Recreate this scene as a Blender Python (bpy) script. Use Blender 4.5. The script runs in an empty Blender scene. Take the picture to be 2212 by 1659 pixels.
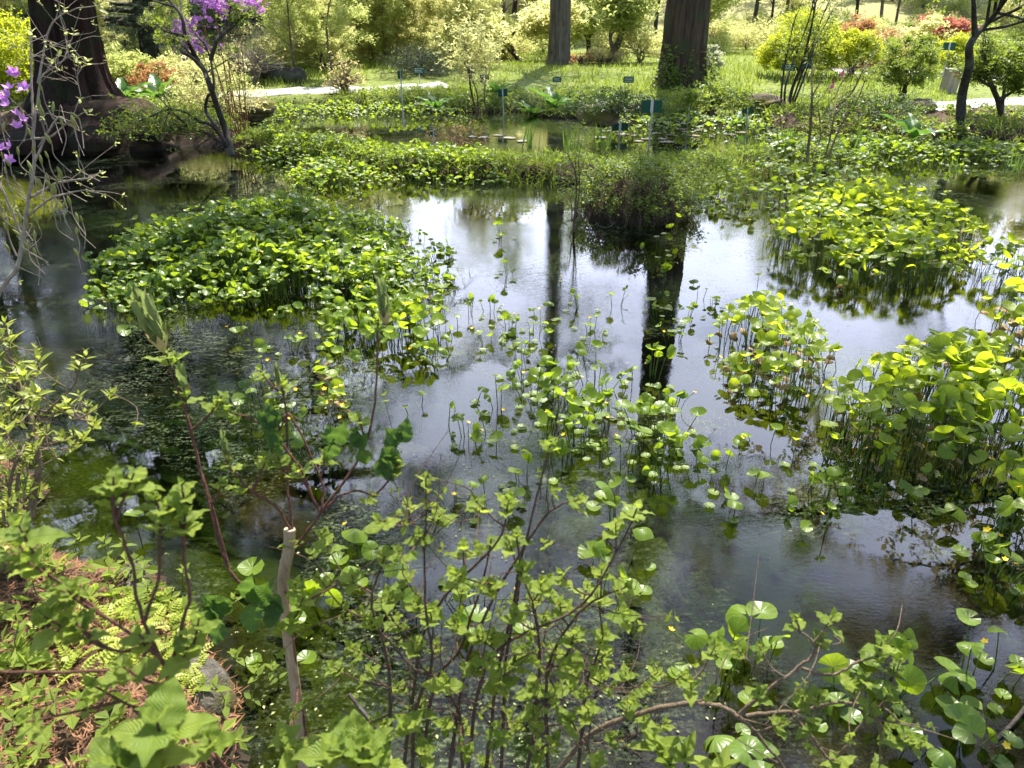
import bpy, math, random
import numpy as np
from mathutils import Vector

# ------------------------------------------------------------------ camera, sky, sun, exposure
SC = bpy.context.scene
COL = SC.collection
rad = math.radians
W0, H0, FPX = 2212.0, 1659.0, 1662.0          # photo coordinates used while measuring
CAM_H, PITCH = 1.85, 26.0
cd = bpy.data.cameras.new("camera")
cam = bpy.data.objects.new("camera", cd)
COL.objects.link(cam)
cam.location = (0, 0, CAM_H)
cam.rotation_euler = (rad(90 - PITCH), 0, 0)
cd.sensor_width = 36.0
cd.lens = 36.0 * FPX / W0
cd.clip_start, cd.clip_end = 0.05, 2000
cd.dof.use_dof = True
cd.dof.focus_distance = 5.0
cd.dof.aperture_fstop = 8.0
SC.camera = cam

SUN_AZ, SUN_EL = 13.0, 60.0                    # degrees: right of straight ahead, above the horizon
world = bpy.data.worlds.new("World")
SC.world = world
world.use_nodes = True
wn = world.node_tree
wn.nodes.clear()
def N(t, kind, **kw):
    n = t.nodes.new(kind)
    for k, v in kw.items():
        setattr(n, k, v)
    return n
def L(t, a, b):
    t.links.new(a, b)
w_out = N(wn, 'ShaderNodeOutputWorld')
w_bg = N(wn, 'ShaderNodeBackground')
w_bg.inputs['Strength'].default_value = 0.12
w_sky = N(wn, 'ShaderNodeTexSky', sky_type='NISHITA')
w_sky.sun_disc = False
w_sky.sun_elevation = rad(SUN_EL)
w_sky.sun_rotation = rad(SUN_AZ)
w_tc = N(wn, 'ShaderNodeTexCoord')
w_map = N(wn, 'ShaderNodeMapping')
w_map.inputs['Scale'].default_value = (1.0, 1.0, 2.2)
w_map.inputs['Location'].default_value = (0.9, 0.35, 0.2)
w_noise = N(wn, 'ShaderNodeTexNoise')
w_noise.inputs['Scale'].default_value = 2.2
w_noise.inputs['Detail'].default_value = 7
w_noise.inputs['Roughness'].default_value = 0.58
w_ramp = N(wn, 'ShaderNodeValToRGB')
w_ramp.color_ramp.elements[0].position = 0.42
w_ramp.color_ramp.elements[1].position = 0.64
w_mix = N(wn, 'ShaderNodeMixRGB')
w_mix.inputs['Color2'].default_value = (13.2, 14.2, 17.8, 1)
L(wn, w_tc.outputs['Generated'], w_map.inputs['Vector'])
L(wn, w_map.outputs['Vector'], w_noise.inputs['Vector'])
w_sep = N(wn, 'ShaderNodeSeparateXYZ')
L(wn, w_tc.outputs['Generated'], w_sep.inputs['Vector'])
def w_range(src, a, b):
    n = N(wn, 'ShaderNodeMapRange', interpolation_type='SMOOTHSTEP')
    n.inputs['From Min'].default_value, n.inputs['From Max'].default_value = a, b
    L(wn, src, n.inputs['Value'])
    return n.outputs[0]
def w_math(op, a, b):
    n = N(wn, 'ShaderNodeMath', operation=op)
    for i, v in enumerate((a, b)):
        if isinstance(v, float): n.inputs[i].default_value = v
        else: L(wn, v, n.inputs[i])
    return n.outputs[0]
w_bank = w_math('MULTIPLY', w_range(w_sep.outputs['Y'], .35, .65), w_range(w_sep.outputs['Z'], .74, .42))   # a cloud bank stands ahead, thinning overhead
w_fac = w_math('ADD', w_noise.outputs['Fac'], w_math('MULTIPLY', w_math('SUBTRACT', w_bank, .40), .42))
L(wn, w_fac, w_ramp.inputs['Fac'])
L(wn, w_ramp.outputs['Color'], w_mix.inputs['Fac'])
L(wn, w_sky.outputs['Color'], w_mix.inputs['Color1'])
L(wn, w_mix.outputs['Color'], w_bg.inputs['Color'])
L(wn, w_bg.outputs['Background'], w_out.inputs['Surface'])

sl = bpy.data.lights.new("sun", 'SUN')
sl.energy = 5.0
sl.angle = rad(0.5)
sl.color = (1.0, 0.95, 0.86)
sun = bpy.data.objects.new("sun", sl)
COL.objects.link(sun)
SUN_DIR = Vector((math.sin(rad(SUN_AZ)) * math.cos(rad(SUN_EL)), math.cos(rad(SUN_AZ)) * math.cos(rad(SUN_EL)), math.sin(rad(SUN_EL))))
sun.rotation_euler = (-SUN_DIR).to_track_quat('-Z', 'Y').to_euler()
sun.location = (0, 0, 30)

SC.view_settings.view_transform = 'Standard'
SC.view_settings.look = 'None'
SC.view_settings.gamma = 1
SC.view_settings.exposure = 1.6
SC.render.engine = 'CYCLES'
SC.cycles.use_denoising = True
SC.cycles.max_bounces = 8
SC.cycles.transparent_max_bounces = 16
SC.cycles.diffuse_bounces = 4
SC.cycles.glossy_bounces = 3
SC.cycles.caustics_reflective = False
SC.cycles.caustics_refractive = False

# ------------------------------------------------------------------ measuring helpers
cp, sp = math.cos(rad(PITCH)), math.sin(rad(PITCH))
def ray(px, py):
    u = (px - W0 / 2) / FPX
    v = (H0 / 2 - py) / FPX
    return np.array([u, cp + v * sp, -sp + v * cp])      # depth 1 along the view axis
def at_d(px, py, d):                                      # point at camera depth d
    return np.array([0, 0, CAM_H]) + ray(px, py) * d
def at_z(px, py, z):                                      # point on the level z
    r = ray(px, py)
    return np.array([0, 0, CAM_H]) + r * ((z - CAM_H) / r[2])
def at_y(px, py, Y):                                      # point at ground distance Y ahead
    r = ray(px, py)
    return np.array([0, 0, CAM_H]) + r * (Y / r[1])

# ------------------------------------------------------------------ mesh builder
class MB:
    def __init__(s):
        s.V, s.Q, s.T, s.UVQ, s.UVT, s.n = [], [], [], [], [], 0
    def add(s, V, F, UV=None):
        """V (n,3); F array (m,3) or (m,4); UV (n,2) per vertex"""
        V = np.asarray(V, float).reshape(-1, 3)
        F = np.asarray(F, int)
        if len(F) == 0:
            return
        uv = np.zeros((len(V), 2)) if UV is None else np.asarray(UV, float)
        (s.Q if F.shape[1] == 4 else s.T).append(F + s.n)
        (s.UVQ if F.shape[1] == 4 else s.UVT).append(uv[F].reshape(-1, 2))
        s.V.append(V)
        s.n += len(V)
    def more(s, F, UV=None):                              # extra faces on the last added vertices
        V = s.V[-1]
        F = np.asarray(F, int)
        uv = np.zeros((len(V), 2)) if UV is None else np.asarray(UV, float)
        (s.Q if F.shape[1] == 4 else s.T).append(F + s.n - len(V))
        (s.UVQ if F.shape[1] == 4 else s.UVT).append(uv[F].reshape(-1, 2))
    def mesh(s, name, mat, smooth=True):
        me = bpy.data.meshes.new(name)
        V = np.concatenate(s.V) if s.V else np.zeros((0, 3))
        Q = np.concatenate(s.Q) if s.Q else np.zeros((0, 4), int)
        T = np.concatenate(s.T) if s.T else np.zeros((0, 3), int)
        uv = np.concatenate(s.UVQ + s.UVT) if (s.UVQ or s.UVT) else np.zeros((0, 2))
        me.vertices.add(len(V))
        me.vertices.foreach_set('co', V.astype(np.float32).ravel())
        nl = Q.size + T.size
        me.loops.add(nl)
        me.loops.foreach_set('vertex_index', np.concatenate([Q.ravel(), T.ravel()]).astype(np.int32))
        me.polygons.add(len(Q) + len(T))
        st = np.concatenate([np.arange(len(Q)) * 4, Q.size + np.arange(len(T)) * 3]).astype(np.int32)
        me.polygons.foreach_set('loop_start', st)
        me.polygons.foreach_set('use_smooth', np.full(len(st), smooth))
        lay = me.uv_layers.new(name='UVMap')
        lay.data.foreach_set('uv', uv.astype(np.float32).ravel())
        me.update(calc_edges=True)
        me.validate()
        me.materials.append(mat)
        return me
    def build(s, name, mat, parent=None, smooth=True):
        o = bpy.data.objects.new(name, s.mesh(name, mat, smooth))
        COL.objects.link(o)
        if parent is not None:
            o.parent = parent
        return o

def tag(o, label=None, cat=None, group=None, kind=None):
    if label: o['label'] = label
    if cat: o['category'] = cat
    if group: o['group'] = group
    if kind: o['kind'] = kind
    return o
def thing(name, label, cat, loc=(0, 0, 0), rz=0.0, group=None):
    o = bpy.data.objects.new(name, None)
    o.empty_display_size = 0.1
    COL.objects.link(o)
    o.location = tuple(float(v) for v in loc)
    o.rotation_euler = (0, 0, rz)
    return tag(o, label, cat, group)
KIDS = {}
def kids(o):
    return [c for c in COL.objects if c.parent == o]
def copy_tree(root, children, loc, rz=0.0, sc=1.0, label=None, group=None):
    r = root.copy()
    COL.objects.link(r)
    r.location = tuple(float(v) for v in loc)
    r.rotation_euler = (0, 0, rz)
    r.scale = (sc, sc, sc)
    if label: r['label'] = label
    if group: r['group'] = group
    for c in children:
        k = c.copy()
        COL.objects.link(k)
        k.parent = r
    return r

def norm(a):
    a = np.asarray(a, float)
    return a / (np.linalg.norm(a, axis=-1, keepdims=True) + 1e-9)
def catmull(P, n=6):
    P = np.asarray(P, float)
    if len(P) < 3:
        t = np.linspace(0, 1, n + 1)[:, None]
        return P[0] * (1 - t) + P[-1] * t
    E = np.vstack([2 * P[0] - P[1], P, 2 * P[-1] - P[-2]])
    out = []
    for i in range(1, len(E) - 2):
        for t in np.arange(n) / n:
            a, b, c, d = E[i - 1], E[i], E[i + 1], E[i + 2]
            out.append(.5 * (2 * b + (c - a) * t + (2 * a - 5 * b + 4 * c - d) * t * t + (3 * b - a - 3 * c + d) * t ** 3))
    out.append(P[-1])
    return np.array(out)
def tube(mb, P, R, k=6, cap=False):
    P = np.asarray(P, float)
    R = np.broadcast_to(np.asarray(R, float), (len(P),))
    T = norm(np.gradient(P, axis=0))
    ref = np.array([0.31, 0.17, 0.94]) if abs(T[0][2]) < .85 else np.array([0.9, 0.3, 0.1])
    A = norm(np.cross(T, ref))
    B = np.cross(T, A)
    th = np.arange(k) * 2 * np.pi / k
    V = P[:, None] + R[:, None, None] * (np.cos(th)[None, :, None] * A[:, None] + np.sin(th)[None, :, None] * B[:, None])
    n = len(P)
    i = np.arange(n - 1)[:, None] * k
    j = np.arange(k)[None]
    j2 = (j + 1) % k
    F = np.stack([i + j, i + j2, i + k + j2, i + k + j], -1).reshape(-1, 4)
    mb.add(V.reshape(-1, 3), F)
    if cap:
        c = len(V.reshape(-1, 3))
        V2 = np.vstack([V[-1], P[-1]])
        mb.add(V2, [[q, (q + 1) % k, k] for q in range(k)])
def place(mb, tpl, pos, along, nrm, size, squash=None):
    """copies of a template (V, F, UV) put at pos with y along, z normal"""
    V, F, UV = tpl
    pos = np.asarray(pos, float).reshape(-1, 3)
    m = len(pos)
    if m == 0:
        return
    y = norm(np.broadcast_to(along, (m, 3)))
    z = np.broadcast_to(nrm, (m, 3)).astype(float)
    x = norm(np.cross(y, z))
    z = np.cross(x, y)
    s = np.broadcast_to(np.asarray(size, float), (m,))
    R = np.stack([x, y, z], -1)
    P = pos[:, None] + np.einsum('mij,nj->mni', R, V) * s[:, None, None]
    n = len(V)
    off = (np.arange(m) * n)[:, None, None]
    mb.add(P.reshape(-1, 3), (F[None] + off).reshape(-1, F.shape[1]), np.tile(UV, (m, 1)))

rng = np.random.default_rng(7)
def rdir(n, zlo=-1, zhi=1):
    z = rng.uniform(zlo, zhi, n)
    a = rng.uniform(0, 2 * np.pi, n)
    r = np.sqrt(np.maximum(0, 1 - z * z))
    return np.stack([r * np.cos(a), r * np.sin(a), z], -1)

# ------------------------------------------------------------------ leaf, flower and blade shapes
def grid_faces(r, c):
    i = np.arange(r - 1)[:, None] * c
    j = np.arange(c - 1)[None]
    return np.stack([i + j, i + j + 1, i + c + j + 1, i + c + j], -1).reshape(-1, 4)
def ovate(rows=9, cols=5, w=.34, fold=.25, curl=.25, serr=0.0, wave=0.0, tip=1.0):
    v = np.linspace(0, 1, rows)
    u = np.linspace(-1, 1, cols)
    prof = w * np.sin(np.pi * np.clip(v, 0, 1) ** .72) ** .85 * (1 - .25 * v * tip) + .004
    if serr:
        prof = prof * (1 + serr * ((np.arange(rows) % 2) * 2 - 1) * (np.sin(np.pi * v) > .15))
    X = prof[:, None] * u[None]
    Y = np.repeat(v[:, None], cols, 1) + (serr * .15 if serr else 0) * np.abs(u)[None]
    Z = fold * np.abs(X) - curl * v[:, None] ** 2 + wave * np.sin(v[:, None] * 17) * np.abs(u)[None] * .05
    V = np.stack([X, Y, Z], -1).reshape(-1, 3)
    UV = np.stack(np.broadcast_arrays(u[None] * .5 + .5, v[:, None]), -1).reshape(-1, 2)
    return V, grid_faces(rows, cols), UV
def diamond(w=.3, fold=.12):
    V = np.array([[0, 0, 0], [w, .5, fold], [0, 1, -.05], [-w, .5, fold]])
    return V, np.array([[0, 1, 2, 3]]), np.array([[.5, 0], [1, .5], [.5, 1], [0, .5]])
def tuft(k=3, w=.28, seed=0, up=.4):
    r = np.random.default_rng(seed)
    Vs, Fs, Us = [], [], []
    for i in range(k):
        V, F, U = diamond(w, .1)
        a = i * 2 * np.pi / k + r.uniform(-.5, .5)
        e = r.uniform(-.2, up + .3)
        y = np.array([math.cos(a) * math.cos(e), math.sin(a) * math.cos(e), math.sin(e)])
        z = norm(np.array([r.uniform(-.5, .5), r.uniform(-.5, .5), 1.0]))
        x = norm(np.cross(y, z)); z = np.cross(x, y)
        Vs.append((V * r.uniform(.7, 1.1)) @ np.stack([x, y, z]))
        Fs.append(F + 4 * i); Us.append(U)
    return np.concatenate(Vs), np.concatenate(Fs), np.concatenate(Us)
def kidney(mode=0, seg=16, seed=0):
    r = np.random.default_rng(seed)
    th = np.linspace(-np.pi * .93, np.pi * .93, seg)
    shape = .5 * (1 + .12 * np.cos(th) - .10 * np.cos(2 * th)) * (1 + .35 * (np.abs(th) / np.pi) ** 6)
    shape *= 1 + .03 * r.standard_normal(seg)
    rings = [0.0, .35, .7, 1.0]
    V, UV = [], []
    ph = r.uniform(0, 6.28)
    for q in rings[1:]:
        x = np.sin(th) * shape * q
        y = np.cos(th) * shape * q
        rr = q
        if mode == 0: z = .10 * rr ** 2 + .035 * rr ** 2 * np.sin(3 * th + ph)
        elif mode == 1: z = .30 * rr ** 1.6 + .05 * rr ** 2 * np.sin(2 * th + ph)
        elif mode == 2: z = .55 * np.abs(x) - .22 * rr ** 2 + .03 * rr * np.sin(4 * th + ph)
        else: z = -.24 * rr ** 2 + .06 * rr ** 2 * np.sin(3 * th + ph)
        V.append(np.stack([x, y, z + 0 * x], -1))
        UV.append(np.stack([th / (2 * np.pi) + .5, np.full(seg, q)], -1))
    V = np.concatenate([np.array([[0, 0, 0]] * seg)] + V)
    UV = np.concatenate([np.stack([th / (2 * np.pi) + .5, np.zeros(seg)], -1)] + UV)
    return V, grid_faces(4, seg), UV
def blade(rows=6, w=.035, bend=.35):
    v = np.linspace(0, 1, rows)
    wd = w * (1 - v ** 2.2) * (.6 + .4 * np.minimum(1, v * 5)) + .0015
    X = np.stack([-wd, 0 * wd, wd], -1)
    Y = np.repeat((bend * v ** 2)[:, None], 3, 1)
    Z = np.repeat((v * (1 - .18 * bend * v))[:, None], 3, 1) + np.array([[.01, 0, .01]])
    V = np.stack([X, Y, Z], -1).reshape(-1, 3)
    UV = np.stack(np.broadcast_arrays(np.array([0, .5, 1.])[None], v[:, None]), -1).reshape(-1, 2)
    return V, grid_faces(rows, 3), UV
def blossom(k=5, w=.34, cup=.35, seed=0):
    Vs, Fs, Us = [], [], []
    for i in range(k):
        V, F, U = ovate(4, 3, w, .1, -cup * .4)
        V = V * .5
        V[:, 2] += cup * V[:, 1]
        a = i * 2 * np.pi / k
        c, s_ = math.cos(a), math.sin(a)
        Vs.append(V @ np.array([[c, s_, 0], [-s_, c, 0], [0, 0, 1]]))
        Fs.append(F + len(V) * i); Us.append(U)
    return np.concatenate(Vs), np.concatenate(Fs), np.concatenate(Us)
def needle_spray(k=12, seed=0, w=.012, droop=.3):
    r = np.random.default_rng(seed)
    V, F = [], []
    for i in range(k):
        a = r.uniform(0, 6.28); t = r.uniform(0, .5)
        d = norm(np.array([.55 * math.cos(a), .8, .55 * math.sin(a) - droop * .5]))
        side = norm(np.cross(d, r.standard_normal(3))) * w
        b = np.array([0, t, -droop * t * t])
        V += [b - side, b + side, b + d * r.uniform(.35, .6)]
        F.append([3 * i, 3 * i + 1, 3 * i + 2])
    V = np.array(V)
    return V, np.array(F), np.zeros((len(V), 2))
KID = [kidney(m, 16, s) for m, s in ((0, 1), (0, 2), (1, 3), (1, 4), (2, 5), (3, 6), (3, 7))]
OVA = ovate(21, 5, .42, .2, .22, .045, 1.0)
OVA2 = ovate(21, 5, .38, .4, .05, .045, 1.0)
OVA3 = ovate(21, 5, .42, .1, .45, .045, 1.0)
SMALL = ovate(5, 3, .26, .3, .15)
BIGLEAF = ovate(9, 5, .24, .5, .45, 0, 1.2)
DIA, TUF = diamond(), [tuft(3, .28, s) for s in range(3)]
BLADE, BLADE_B = blade(), blade(7, .03, .8)
FLOWER = blossom(5, .46, .28)
PURPLE = blossom(5, .40, .45)
SPRAY = [needle_spray(12, s) for s in range(3)]

# ------------------------------------------------------------------ materials
def mat(name):
    m = bpy.data.materials.new(name)
    m.use_nodes = True
    t = m.node_tree
    t.nodes.clear()
    return m, t, N(t, 'ShaderNodeOutputMaterial')
def ramp(t, fac, stops):
    r = N(t, 'ShaderNodeValToRGB')
    e = r.color_ramp.elements
    while len(e) < len(stops):
        e.new(.5)
    for el, (p, c) in zip(e, stops):
        el.position = p
        el.color = (*c, 1)
    L(t, fac, r.inputs['Fac'])
    return r.outputs['Color']
def noise(t, scale, detail=4, rough=.55, vec=None, dist=0):
    n = N(t, 'ShaderNodeTexNoise')
    n.inputs['Scale'].default_value = scale
    n.inputs['Detail'].default_value = detail
    n.inputs['Roughness'].default_value = rough
    n.inputs['Distortion'].default_value = dist
    if vec is not None:
        L(t, vec, n.inputs['Vector'])
    return n.outputs['Fac']
def coords(t, scale=(1, 1, 1), out='Object'):
    tc = N(t, 'ShaderNodeTexCoord')
    mp = N(t, 'ShaderNodeMapping')
    mp.inputs['Scale'].default_value = scale
    L(t, tc.outputs[out], mp.inputs['Vector'])
    return mp.outputs['Vector']
def math_(t, op, a, b=None):
    n = N(t, 'ShaderNodeMath', operation=op)
    for i, v in enumerate((a, b)):
        if v is None: continue
        if isinstance(v, (int, float)): n.inputs[i].default_value = v
        else: L(t, v, n.inputs[i])
    return n.outputs[0]
def mixc(t, fac, a, b, mode='MIX'):
    n = N(t, 'ShaderNodeMixRGB', blend_type=mode)
    for i, v in zip(('Fac', 'Color1', 'Color2'), (fac, a, b)):
        if isinstance(v, (int, float)): n.inputs[i].default_value = v
        elif isinstance(v, tuple): n.inputs[i].default_value = (*v, 1)
        else: L(t, v, n.inputs[i])
    return n.outputs[0]
def bump(t, h, strength=.4, dist=.02, normal=None):
    b = N(t, 'ShaderNodeBump')
    b.inputs['Strength'].default_value = strength
    b.inputs['Distance'].default_value = dist
    L(t, h, b.inputs['Height'])
    if normal is not None:
        L(t, normal, b.inputs['Normal'])
    return b.outputs['Normal']

def leaf_mat(name, lo, hi, trans=.45, tcol=None, rough=.42, veins=None, spec=.4, spots=False):
    m, t, out = mat(name)
    g = N(t, 'ShaderNodeNewGeometry')
    oi = N(t, 'ShaderNodeObjectInfo')
    f = math_(t, 'ADD', math_(t, 'MULTIPLY', g.outputs['Random Per Island'], .8), math_(t, 'MULTIPLY', oi.outputs['Random'], .2))
    mid = tuple((a + b) / 2 for a, b in zip(lo, hi))
    col = ramp(t, f, [(0, lo), (.5, mid), (1, hi)])
    p = N(t, 'ShaderNodeBsdfPrincipled')
    p.inputs['Roughness'].default_value = rough
    p.inputs['Specular IOR Level'].default_value = spec
    tr = N(t, 'ShaderNodeBsdfTranslucent')
    nrm = None
    if veins:
        uv = N(t, 'ShaderNodeUVMap')
        sx = N(t, 'ShaderNodeSeparateXYZ')
        L(t, uv.outputs['UV'], sx.inputs['Vector'])
        if veins == 'radial':
            s = math_(t, 'ABSOLUTE', math_(t, 'SINE', math_(t, 'MULTIPLY', sx.outputs['X'], 38.0)))
        else:
            ax = math_(t, 'ABSOLUTE', math_(t, 'SUBTRACT', sx.outputs['X'], .5))
            s = math_(t, 'SINE', math_(t, 'MULTIPLY', math_(t, 'SUBTRACT', sx.outputs['Y'], math_(t, 'MULTIPLY', ax, .55)), 48.0))
            s = math_(t, 'ABSOLUTE', s)
            rib = math_(t, 'MINIMUM', math_(t, 'MULTIPLY', ax, 14.0), 1.0)
            s = math_(t, 'MULTIPLY', s, rib)
        sv = math_(t, 'POWER', s, .35)
        nrm = bump(t, sv, .30 if veins == 'radial' else .6, .004)
        col = mixc(t, .28, col, mixc(t, sv, tuple(min(1, c * 2.0 + .02) for c in mid), mid))
    mot = noise(t, 22 if spots else 9, 3, .6, coords(t))
    col = mixc(t, .5, col, mixc(t, 1.0, col, ramp(t, mot, [(.3, (.62, .66, .5)), (.7, (1.25, 1.2, 1.1))]), 'MULTIPLY'))
    L(t, col, p.inputs['Base Color'])
    if nrm is not None:
        L(t, nrm, p.inputs['Normal'])
        L(t, nrm, tr.inputs['Normal'])
    tc = tcol or tuple(c * k for c, k in zip(hi, (2.4, 2.1, .9)))
    tcl = mixc(t, 1.0, col, tuple(min(4, a / max(b, .003)) for a, b in zip(tc, hi)), 'MULTIPLY')
    L(t, tcl, tr.inputs['Color'])
    ms = N(t, 'ShaderNodeMixShader')
    ms.inputs['Fac'].default_value = trans
    L(t, p.outputs[0], ms.inputs[1])
    L(t, tr.outputs[0], ms.inputs[2])
    L(t, ms.outputs[0], out.inputs['Surface'])
    return m
def bark_mat(name, dark, light, scale=(9, 9, 1.6), strength=.8, moss=None, rough=.9, dist=.03):
    m, t, out = mat(name)
    v = coords(t, scale)
    n1 = noise(t, 1.6, 6, .65, v, .4)
    n2 = noise(t, 6.5, 5, .6, v)
    h = math_(t, 'ADD', n1, math_(t, 'MULTIPLY', n2, .4))
    col = ramp(t, h, [(.45, dark), (.95, light)])
    if moss:
        mo = noise(t, 2.3, 5, .65, coords(t))
        col = mixc(t, ramp(t, mo, [(.5, (0, 0, 0)), (.62, (1, 1, 1))]), col, moss)
    p = N(t, 'ShaderNodeBsdfPrincipled')
    p.inputs['Roughness'].default_value = rough
    p.inputs['Specular IOR Level'].default_value = .2
    L(t, col, p.inputs['Base Color'])
    L(t, bump(t, h, strength, dist), p.inputs['Normal'])
    L(t, p.outputs[0], out.inputs['Surface'])
    return m
def plain_mat(name, col, rough=.5, metal=0.0, var=.25, nscale=30, bmp=.15):
    m, t, out = mat(name)
    n = noise(t, nscale, 4, .6, coords(t))
    c = ramp(t, n, [(.3, tuple(k * (1 - var) for k in col)), (.7, tuple(min(1, k * (1 + var)) for k in col))])
    p = N(t, 'ShaderNodeBsdfPrincipled')
    p.inputs['Roughness'].default_value = rough
    p.inputs['Metallic'].default_value = metal
    L(t, c, p.inputs['Base Color'])
    L(t, bump(t, n, bmp, .004), p.inputs['Normal'])
    L(t, p.outputs[0], out.inputs['Surface'])
    return m

M = {}
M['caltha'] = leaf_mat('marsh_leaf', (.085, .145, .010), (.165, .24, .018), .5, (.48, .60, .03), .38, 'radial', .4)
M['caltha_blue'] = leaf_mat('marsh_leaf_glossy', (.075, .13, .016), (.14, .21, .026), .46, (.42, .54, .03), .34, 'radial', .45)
M['marsh_stem'] = leaf_mat('marsh_stem', (.06, .12, .015), (.12, .17, .025), .2, (.2, .3, .03), .4)
M['hydr'] = leaf_mat('shrub_leaf', (.10, .165, .022), (.28, .34, .055), .48, (.52, .62, .08), .5, 'pinnate', .3)
M['hydr_dark'] = leaf_mat('folded_leaf', (.04, .09, .02), (.07, .14, .03), .35, (.18, .30, .04), .5, 'pinnate', .3)
M['yellow_leaf'] = leaf_mat('yellow_leaf', (.16, .21, .025), (.28, .32, .045), .45, (.55, .60, .07), .45)
M['spring'] = leaf_mat('spring_leaf', (.21, .25, .05), (.34, .38, .10), .62, (.74, .78, .30), .5)
M['spring_yellow'] = leaf_mat('spring_leaf_yellow', (.30, .31, .08), (.46, .45, .15), .62, (.86, .83, .40), .5)
M['spring_tan'] = leaf_mat('spring_leaf_tan', (.26, .22, .10), (.40, .35, .18), .6, (.76, .66, .32), .55)
M['spring_orange'] = leaf_mat('spring_leaf_orange', (.25, .12, .05), (.38, .20, .09), .5, (.60, .32, .13), .55)
M['spring_red'] = leaf_mat('red_leaf', (.32, .09, .07), (.42, .16, .11), .45, (.62, .24, .16), .5)
M['spring_white'] = leaf_mat('white_blossom_leaf', (.40, .42, .30), (.55, .55, .42), .4, (.6, .6, .45), .5)
M['lime'] = leaf_mat('lime_leaf', (.22, .27, .015), (.36, .40, .03), .48, (.78, .80, .06), .45)
M['mid_green'] = leaf_mat('mid_green_leaf', (.08, .13, .015), (.16, .22, .03), .45, (.40, .48, .06), .45)
M['deep_green'] = leaf_mat('deep_green_leaf', (.022, .05, .012), (.05, .09, .02), .35, (.12, .19, .03), .45)
M['juniper'] = leaf_mat('juniper_needles', (.020, .036, .012), (.05, .066, .025), .25, (.09, .11, .04), .5)
M['pine'] = leaf_mat('pine_needles', (.045, .08, .05), (.09, .14, .085), .4, (.24, .32, .15), .5)
M['feather'] = leaf_mat('feathery_needles', (.05, .09, .02), (.10, .15, .035), .45, (.25, .33, .07), .5)
M['grass'] = leaf_mat('grass_blade', (.11, .17, .02), (.24, .28, .05), .42, (.46, .52, .08), .5)
M['sedge'] = leaf_mat('sedge_blade', (.09, .14, .014), (.17, .23, .03), .45, (.42, .52, .07), .45)
M['dry'] = leaf_mat('dry_stalk', (.16, .10, .04), (.32, .22, .10), .3, (.4, .28, .12), .6)
M['iris'] = leaf_mat('iris_blade', (.05, .12, .02), (.10, .19, .03), .4, (.24, .38, .05), .35)
M['skunk'] = leaf_mat('broad_leaf', (.035, .10, .012), (.07, .16, .02), .42, (.20, .36, .04), .32, 'pinnate', .5)
M['yellow_petal'] = leaf_mat('yellow_petal', (.75, .48, .01), (.85, .60, .02), .3, (.9, .6, .02), .35)
M['purple_petal'] = leaf_mat('purple_petal', (.42, .14, .50), (.62, .30, .72), .45, (.75, .36, .88), .5)
M['bud'] = leaf_mat('leaf_bud', (.16, .19, .05), (.26, .28, .09), .3, (.36, .38, .1), .5)
M['fuzzy_bud'] = leaf_mat('fuzzy_leaf_bud', (.17, .23, .08), (.29, .34, .13), .38, (.44, .52, .16), .75, 'pinnate', .15)
M['bud_husk'] = plain_mat('bud_husk', (.42, .33, .14), .7)
M['litter'] = leaf_mat('needle_litter', (.11, .045, .020), (.30, .15, .075), .1, (.3, .15, .07), .8)
M['leaf_litter'] = leaf_mat('leaf_litter', (.05, .03, .018), (.15, .095, .055), .1, (.2, .13, .06), .8)
M['moss_leaf'] = leaf_mat('bright_groundcover', (.20, .25, .02), (.36, .40, .05), .4, (.55, .60, .06), .5)
M['scum'] = leaf_mat('floating_bits', (.10, .14, .03), (.32, .32, .14), .1, (.3, .3, .1), .6)
M['pad'] = leaf_mat('lily_pad', (.16, .13, .09), (.30, .22, .18), .1, (.2, .2, .1), .25, 'radial', .6)
M['bark_red'] = bark_mat('red_bark', (.008, .005, .004), (.07, .034, .024), (9, 9, .8), 1.0, (.035, .038, .016), .95, .10)
M['bark_brown'] = bark_mat('brown_bark', (.020, .013, .009), (.17, .11, .078), (9, 9, .7), 1.0, (.075, .075, .035), .95, .10)
M['bark_grey'] = bark_mat('grey_bark', (.05, .04, .03), (.24, .20, .16), (8, 8, 1.2), 1.0, None, .95, .05)
M['bark_dark'] = bark_mat('dark_bark', (.02, .016, .013), (.085, .068, .055), (14, 14, 3), .6, (.10, .105, .075), .9)
M['bark_lichen'] = bark_mat('lichen_bark', (.016, .013, .011), (.07, .06, .05), (12, 12, 3), .7, (.12, .125, .10), .9)
M['twig_brown'] = bark_mat('brown_twig', (.06, .037, .026), (.20, .125, .085), (90, 90, 25), .8)
M['twig_red'] = bark_mat('red_twig', (.08, .034, .024), (.25, .12, .08), (90, 90, 25), .8)
M['twig_tan'] = bark_mat('tan_twig', (.13, .09, .055), (.32, .235, .155), (50, 50, 18), .9)
M['twig_pale'] = bark_mat('pale_twig', (.14, .115, .085), (.32, .27, .21), (40, 40, 10), .3)
M['twig_rust'] = bark_mat('rust_stalk', (.16, .065, .03), (.33, .15, .07), (60, 60, 6), .3)
M['rock'] = bark_mat('rock', (.03, .027, .022), (.17, .15, .12), (16, 16, 16), 1.0, (.07, .065, .02), .95, .03)
M['rock_moss'] = bark_mat('mossy_rock', (.05, .042, .03), (.17, .14, .09), (5, 5, 5), .9, (.13, .11, .02), .95, .02)
M['rock_tan'] = bark_mat('tan_mossy_rock', (.10, .08, .045), (.26, .22, .12), (7, 7, 7), .9, (.16, .16, .03), .95, .02)
M['stem_cut'] = bark_mat('peeled_tan_stem', (.30, .20, .115), (.54, .39, .25), (60, 60, 14), .7)
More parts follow.
